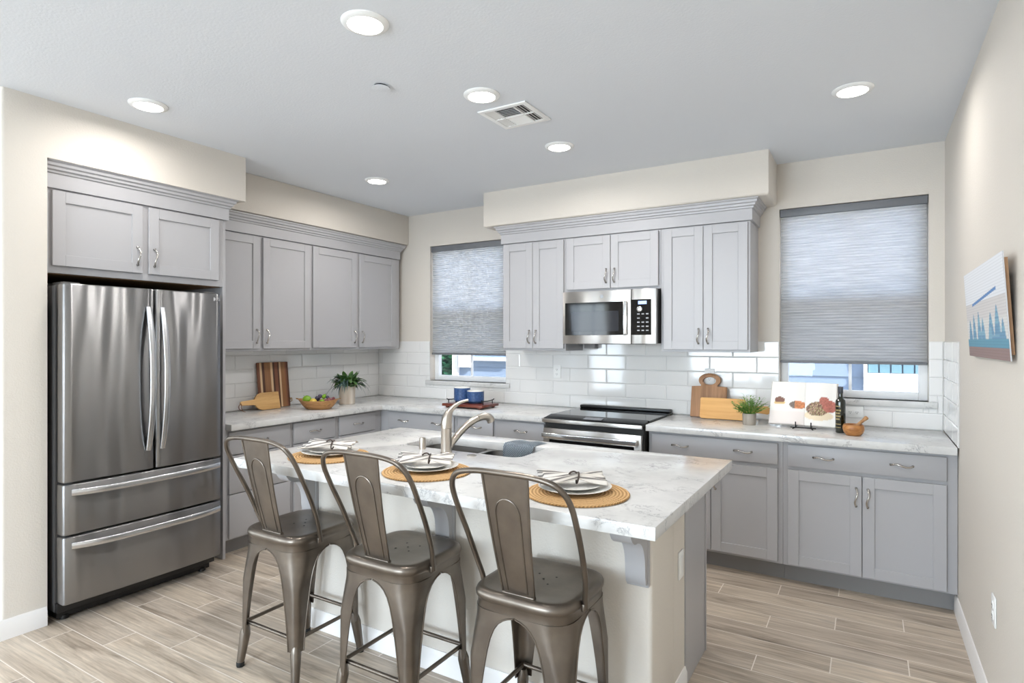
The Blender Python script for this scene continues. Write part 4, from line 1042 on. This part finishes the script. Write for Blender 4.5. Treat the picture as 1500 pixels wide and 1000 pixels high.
# oil bottle
r = thing('oil_bottle', 'tall dark glass oil bottle with gold lettering beside the cookbook', 'bottle', (4.259, -0.425, CT))
bm = new(); lathe(bm, [(0.024,0.0),(0.0285,0.004),(0.0285,0.190),(0.026,0.202),(0.016,0.212),(0.0135,0.222),(0.0135,0.244)], n=32); obj('glass_body', bm, BOTTLE, r, smooth=50)
bm = new(); lathe(bm, [(0.0140,0.2445),(0.0148,0.246),(0.0148,0.282),(0.0135,0.285)], n=24); obj('cap', bm, CAPM, r)
bm = new(); rnd = random.Random(3)
def lab(a0, a1, z0, z1):
    n = 4; rr = 0.0288
    loft(bm, [[(rr*cos(a0+(a1-a0)*i/n), rr*sin(a0+(a1-a0)*i/n), z) for i in range(n+1)] for z in (z0, z1)], False, False, False)
for row, (zc, hh) in enumerate([(0.165,0.006),(0.140,0.010),(0.122,0.010),(0.104,0.010),(0.086,0.010),(0.055,0.005),(0.035,0.004)]):
    a = radians(-150)
    while a < radians(-95):
        w = rnd.uniform(0.10, 0.2); lab(a, a+w, zc-hh/2*1.1, zc+hh/2*1.1); a += w+0.06
obj('label_lettering', bm, M('gold_print', srgb(168,150,104), 0.5).m, r, recalc=False)
# mortar and pestle
r = thing('mortar', 'turned olive-wood mortar bowl beside the oil bottle', 'mortar', (4.330, -0.500, CT))
bm = new(); lathe(bm, [(0.036,0.0),(0.040,0.002),(0.052,0.018),(0.058,0.038),(0.057,0.054),(0.052,0.066),(0.046,0.066),(0.045,0.050),(0.035,0.022),(0.01,0.014)], n=40); obj('bowl', bm, MORTW, r, smooth=60)
bm = new(); A = Vector((4.318,-0.500,CT+0.030)); B = Vector((4.402,-0.478,CT+0.112))
pts = [A.lerp(B, t) for t in (0,0.08,0.2,0.45,0.75,0.88,0.95,1.0)]
tube(bm, pts, [0.008,0.013,0.013,0.0095,0.009,0.012,0.0125,0.008], 16); tag(obj('pestle', bm, PESTW, smooth=60), 'wooden pestle resting in the olive-wood mortar', 'pestle')

# ------------------------------------------------------------------ wall picture
def paint_color(u, v):
    """u from far to near, v upward"""
    rnd_ = random.Random(int(v*40)*7+int(u*6)); line = (v*34) % 1.0 < 0.16
    c = Vector(srgb(226,228,232)[:3]) if v > 0.42 else Vector(srgb(216,214,210)[:3])
    if 0.42 < v < 0.62: c = Vector(srgb(208,204,202)[:3])
    if v < 0.115: c = Vector(srgb(146,122,118)[:3])
    elif v < 0.20: c = Vector(srgb(96,150,172)[:3])
    elif v < 0.56:
        for uc, w, h in ((0.10,0.055,0.44),(0.22,0.055,0.50),(0.36,0.06,0.52),(0.46,0.06,0.44),(0.66,0.075,0.48),(0.80,0.075,0.54),(0.91,0.05,0.40)):
            k = (h-v)/(h-0.2)
            if k > 0 and abs(u-uc) < w*k**0.7: c = Vector(srgb(106,148,178)[:3]) if rnd_.random() > 0.3 else Vector(srgb(128,170,190)[:3])
    if abs(v-(0.60+0.16*(u-0.2))) < 0.016 and 0.20 < u < 0.82: c = Vector(srgb(92,134,186)[:3])
    if line: c = c*0.86
    return (c[0], c[1], c[2], 1)
r = thing('wall_picture', 'striped canvas picture of blue sail shapes hung on the near side wall', 'picture', (W-0.0015, -1.215, 1.416))
r.rotation_euler = (0, radians(-3.5), 0)
PW, PH = 0.90, 0.364
bm = new(); cols = []; nu, nv = 110, 136; rows = []
for j in range(nv+1):
    rows.append([(-0.0165, -PW*i/nu, PH*j/nv) for i in range(nu+1)]); cols += [paint_color(i/nu, j/nv) for i in range(nu+1)]
loft(bm, rows, False, False, False); o = obj('canvas_front', bm, CANVAS, r, smooth=0, recalc=False); set_col(o, cols)
bm = new(); box(bm, -0.0163, -0.0125, -PW, 0, 0, PH); obj('backing_board', bm, M('silver_edge', srgb(196,196,198), 0.4).m, r)
bm = new()
for y0, y1, z0, z1 in ((-PW+0.02,-PW+0.05,0.02,PH-0.02),(-0.05,-0.02,0.02,PH-0.02),(-PW+0.05,-0.05,0.02,0.05),(-PW+0.05,-0.05,PH-0.05,PH-0.02)): box(bm, -0.0124, 0.0, y0, y1, z0, z1)
obj('stretcher_frame', bm, STICKW, r)

# ------------------------------------------------------------------ outlets, ceiling fittings
def outlet(label, loc, rz, tilt=None, decor=False, horiz=False):
    r = thing('wall_outlet', label, 'outlet', loc, rz, 'white wall outlets')
    w, h = (0.115, 0.072) if horiz else (0.072, 0.115)
    bm = new(); box(bm, -w/2, w/2, -0.006, 0, -h/2, h/2, 0.003); obj('cover_plate', bm, WHITE, r)
    bm = new()
    if decor: box(bm, -0.017, 0.017, -0.0085, -0.005, -0.034, 0.034, 0.001); obj('receptacle', bm, WHITE, r)
    else:
        for s in (-1, 1):
            bm = new()
            cx, cz = (s*0.020, 0) if horiz else (0, s*0.020)
            lathe(bm, [(0.0165,-0.005),(0.0165,0.0085),(0.015,0.009)], (0,0,0), 20)
            bmesh.ops.rotate(bm, verts=bm.verts, cent=(0,0,0), matrix=Matrix.Rotation(radians(90), 3, 'X')); bmesh.ops.translate(bm, verts=bm.verts, vec=(cx,0,cz))
            box(bm, cx-0.0065, cx-0.0045, -0.0096, -0.0088, cz-0.004, cz+0.005, 0, 2, 1); box(bm, cx+0.0045, cx+0.0065, -0.0096, -0.0088, cz-0.004, cz+0.005, 0, 2, 1); box(bm, cx-0.002, cx+0.002, -0.0096, -0.0088, cz-0.011, cz-0.007, 0, 2, 1)
            obj('receptacle', bm, [WHITE, BLACK], r)
    return r
outlet('white outlet on the tile between the narrow window and the range', (2.097, -0.009, 1.215), 0)
outlet('white outlet behind the hole of the arched cutting board', (3.380, -0.009, 1.215), 0)
outlet('white horizontal outlet on the tile behind the oil bottle', (4.322, -0.009, 1.003), 0, horiz=True)
outlet('white outlet low on the near side wall by the baseboard', (W-0.0005, -1.715, 0.450), radians(-90))
outlet('white outlet on the end of the island wall', (3.7305, -2.125, 0.548), radians(90), decor=True)
DL = [(2.695,-2.898),(1.106,-2.897),(2.705,-2.085),(2.690,-1.163),(1.097,-1.166),(4.338,-1.182)]
DLN = ['at the camera end of the middle row', 'in front of the refrigerator soffit', 'beside the air vent', 'nearest the range soffit', 'over the inner corner counter', 'near the wide window and painting']
def make_downlight():
    r = thing('ceiling_light', '', 'ceiling light', (0,0,0), 0, 'recessed ceiling lights')
    bm = new(); lathe(bm, [(0.094,0.0),(0.094,-0.003),(0.090,-0.007),(0.080,-0.011),(0.070,-0.013),(0.067,-0.008)], n=40, cap0=True, cap1=False); obj('trim_ring', bm, WHITE, r)
    bm = new(); lathe(bm, [(0.067,-0.009),(0.066,-0.013),(0.055,-0.0155),(0.03,-0.017),(0.003,-0.0175)], n=40, cap0=False); obj('lens', bm, LENS, r)
    d = bpy.data.lights.new('lamp', 'AREA'); d.shape = 'DISK'; d.size = 0.13; d.energy = LAMP_W; d.color = LAMP_COL; d.spread = radians(172)
    o = bpy.data.objects.new('lamp', d); COL.objects.link(o); o.parent = r; o.location = (0,0,-0.020); return r
proto = make_downlight()
for i, ((x, y), n_) in enumerate(zip(DL, DLN)):
    c = proto if i == 0 else copy_tree(proto)
    if i in (1, 5):
        for ch in c.children:
            if ch.type == 'LIGHT': ch.data = ch.data.copy(); ch.data.energy = LAMP_W*0.62
    c.location = (x, y, H); c['label'] = 'round recessed ceiling light ' + n_
for x, y in ((2.7,-4.9),(2.7,-6.8),(0.2,-6.8),(-1.6,-4.9),(-1.6,-6.8)):   # unseen lamps added behind the camera to fill the island front
    light('living_area_fill', 'AREA', (x, y, H-0.03), LAMP_W*0.9, LAMP_COL, shape='DISK', size=0.13)
r = thing('air_vent', 'square white ceiling air vent with louvers', 'air vent', (2.713, -1.766, H))
bm = new(); q = 0.150
plate(bm, [(-q,-q),(q,-q),(q,q),(-q,q)], [[(-0.120,-0.120),(0.120,-0.120),(0.120,0.120),(-0.120,0.120)]], -0.009, -0.0005, 0.003); obj('frame', bm, WHITE, r)
bm = new(); box(bm, -0.121, 0.121, -0.121, 0.121, -0.0016, -0.0008); obj('duct_opening', bm, BODYG, r)
def vslats(bm, x0, x1, y0, y1, along, n, tilt):
    for i in range(n):
        t = (i+0.5)/n
        if along == 'y':
            x = x0+(x1-x0)*t; h = (x1-x0)/n*0.40
            prism(bm, [(x-h, -0.003+tilt*0.004), (x+h, -0.003-tilt*0.004), (x+h, -0.0045-tilt*0.004), (x-h, -0.0045+tilt*0.004)], 'y', y0, y1)
        else:
            y = y0+(y1-y0)*t; h = (y1-y0)/n*0.40
            prism(bm, [(y-h, -0.003+tilt*0.004), (y+h, -0.003-tilt*0.004), (y+h, -0.0045-tilt*0.004), (y-h, -0.0045+tilt*0.004)], 'x', x0, x1)
bm = new()
for y0, y1 in ((-0.118,-0.003),(0.003,0.118)): vslats(bm, -0.118, -0.062, y0, y1, 'y', 3, -1); vslats(bm, 0.062, 0.118, y0, y1, 'y', 3, 1)
vslats(bm, -0.058, 0.058, -0.118, -0.003, 'x', 6, -1); vslats(bm, -0.058, 0.058, 0.003, 0.118, 'x', 6, 1)
box(bm, -0.062, -0.058, -0.12, 0.12, -0.010, -0.002); box(bm, 0.058, 0.062, -0.12, 0.12, -0.010, -0.002); box(bm, -0.12, 0.12, -0.003, 0.003, -0.010, -0.002)
obj('louvers', bm, WHITE, r)
bm = new(); lathe(bm, [(0.038,-0.007),(0.044,-0.010),(0.044,-0.0115),(0.01,-0.014)], n=32); lathe(bm, [(0.034,-0.0005),(0.034,-0.0072)], n=24, mi=1)  # dark collar stands for the shadow gap above the cover
o = tag(obj('sprinkler_cover', bm, [CEIL, DARK]), 'small flat round sprinkler cover on the ceiling', 'sprinkler cover'); o.location = (2.336, -2.431, H)

# ------------------------------------------------------------------ outside the windows
bm = new(); box(bm, -6, 9, 0.15, 12, -0.35, -0.05); struct('ground_outside', bm, EXTG)
r = thing('neighbor_house', 'blue-gray lap-sided house with white trim seen under the window shades', 'house', (0,0,0))
bm = new()
for k in range(24):
    z = -0.3+0.1975*k-0.0105
    prism(bm, [(3.20,z),(3.215,z+0.21),(3.30,z+0.21),(3.30,z)], 'x', -1.30, 8.0)
    prism(bm, [(3.20,z),(3.215,z+0.21),(3.30,z+0.21),(3.30,z)], 'x', -3.6, -3.5)
obj('siding', bm, SIDING, r, smooth=0)
bm = new(); box(bm, -1.40, -1.29, 3.16, 3.32, -0.3, 4.4); obj('corner_trim', bm, EXTW, r)
bm = new(); box(bm, 4.364, 6.2, 3.14, 3.21, 0.92, 1.11); box(bm, 4.364, 6.2, 3.10, 3.21, 1.075, 1.12); box(bm, 4.364, 4.40, 3.15, 3.21, 1.1, 2.4); obj('window_trim', bm, EXTW, r)
bm = new(); 
for i in range(16): box(bm, 4.41+i*0.11, 4.505+i*0.11, 3.17, 3.19, 1.125, 2.35)
obj('window_slats', bm, paint('teal_gray_slats', srgb(104,142,158), 0.5), r)
bm = new(); box(bm, -1.22, -0.30, 3.13, 3.21, 1.17, 1.22); box(bm, -1.25, -1.03, 3.12, 3.21, 1.06, 1.30); obj('sun_patch_boxes', bm, EXTW, r)  # white boxes stand in for sunlit patches on the siding
bm = new(); rnd = random.Random(11)
for i in range(6500):
    a = rnd.uniform(0, 2*pi); h = rnd.uniform(0.5, 2.5); q = sqrt(rnd.random())*0.7
    p = Vector((-1.85+cos(a)*q, 3.9+sin(a)*q*0.6, h-0.3)); b = rnd.uniform(0, 2*pi)
    leaf(bm, p, (cos(b), sin(b), rnd.uniform(-0.3,0.8)), rnd.uniform(0.12,0.20), rnd.uniform(0.06,0.10), 0.4, n=3)
tube(bm, [(-1.85,3.9,-0.1),(-1.85,3.9,1.8)], [0.06,0.02], 8)
tag(obj('shrub', bm, BUSHM, smooth=60, recalc=False), 'green leafy shrub outside the narrow window', 'shrub')
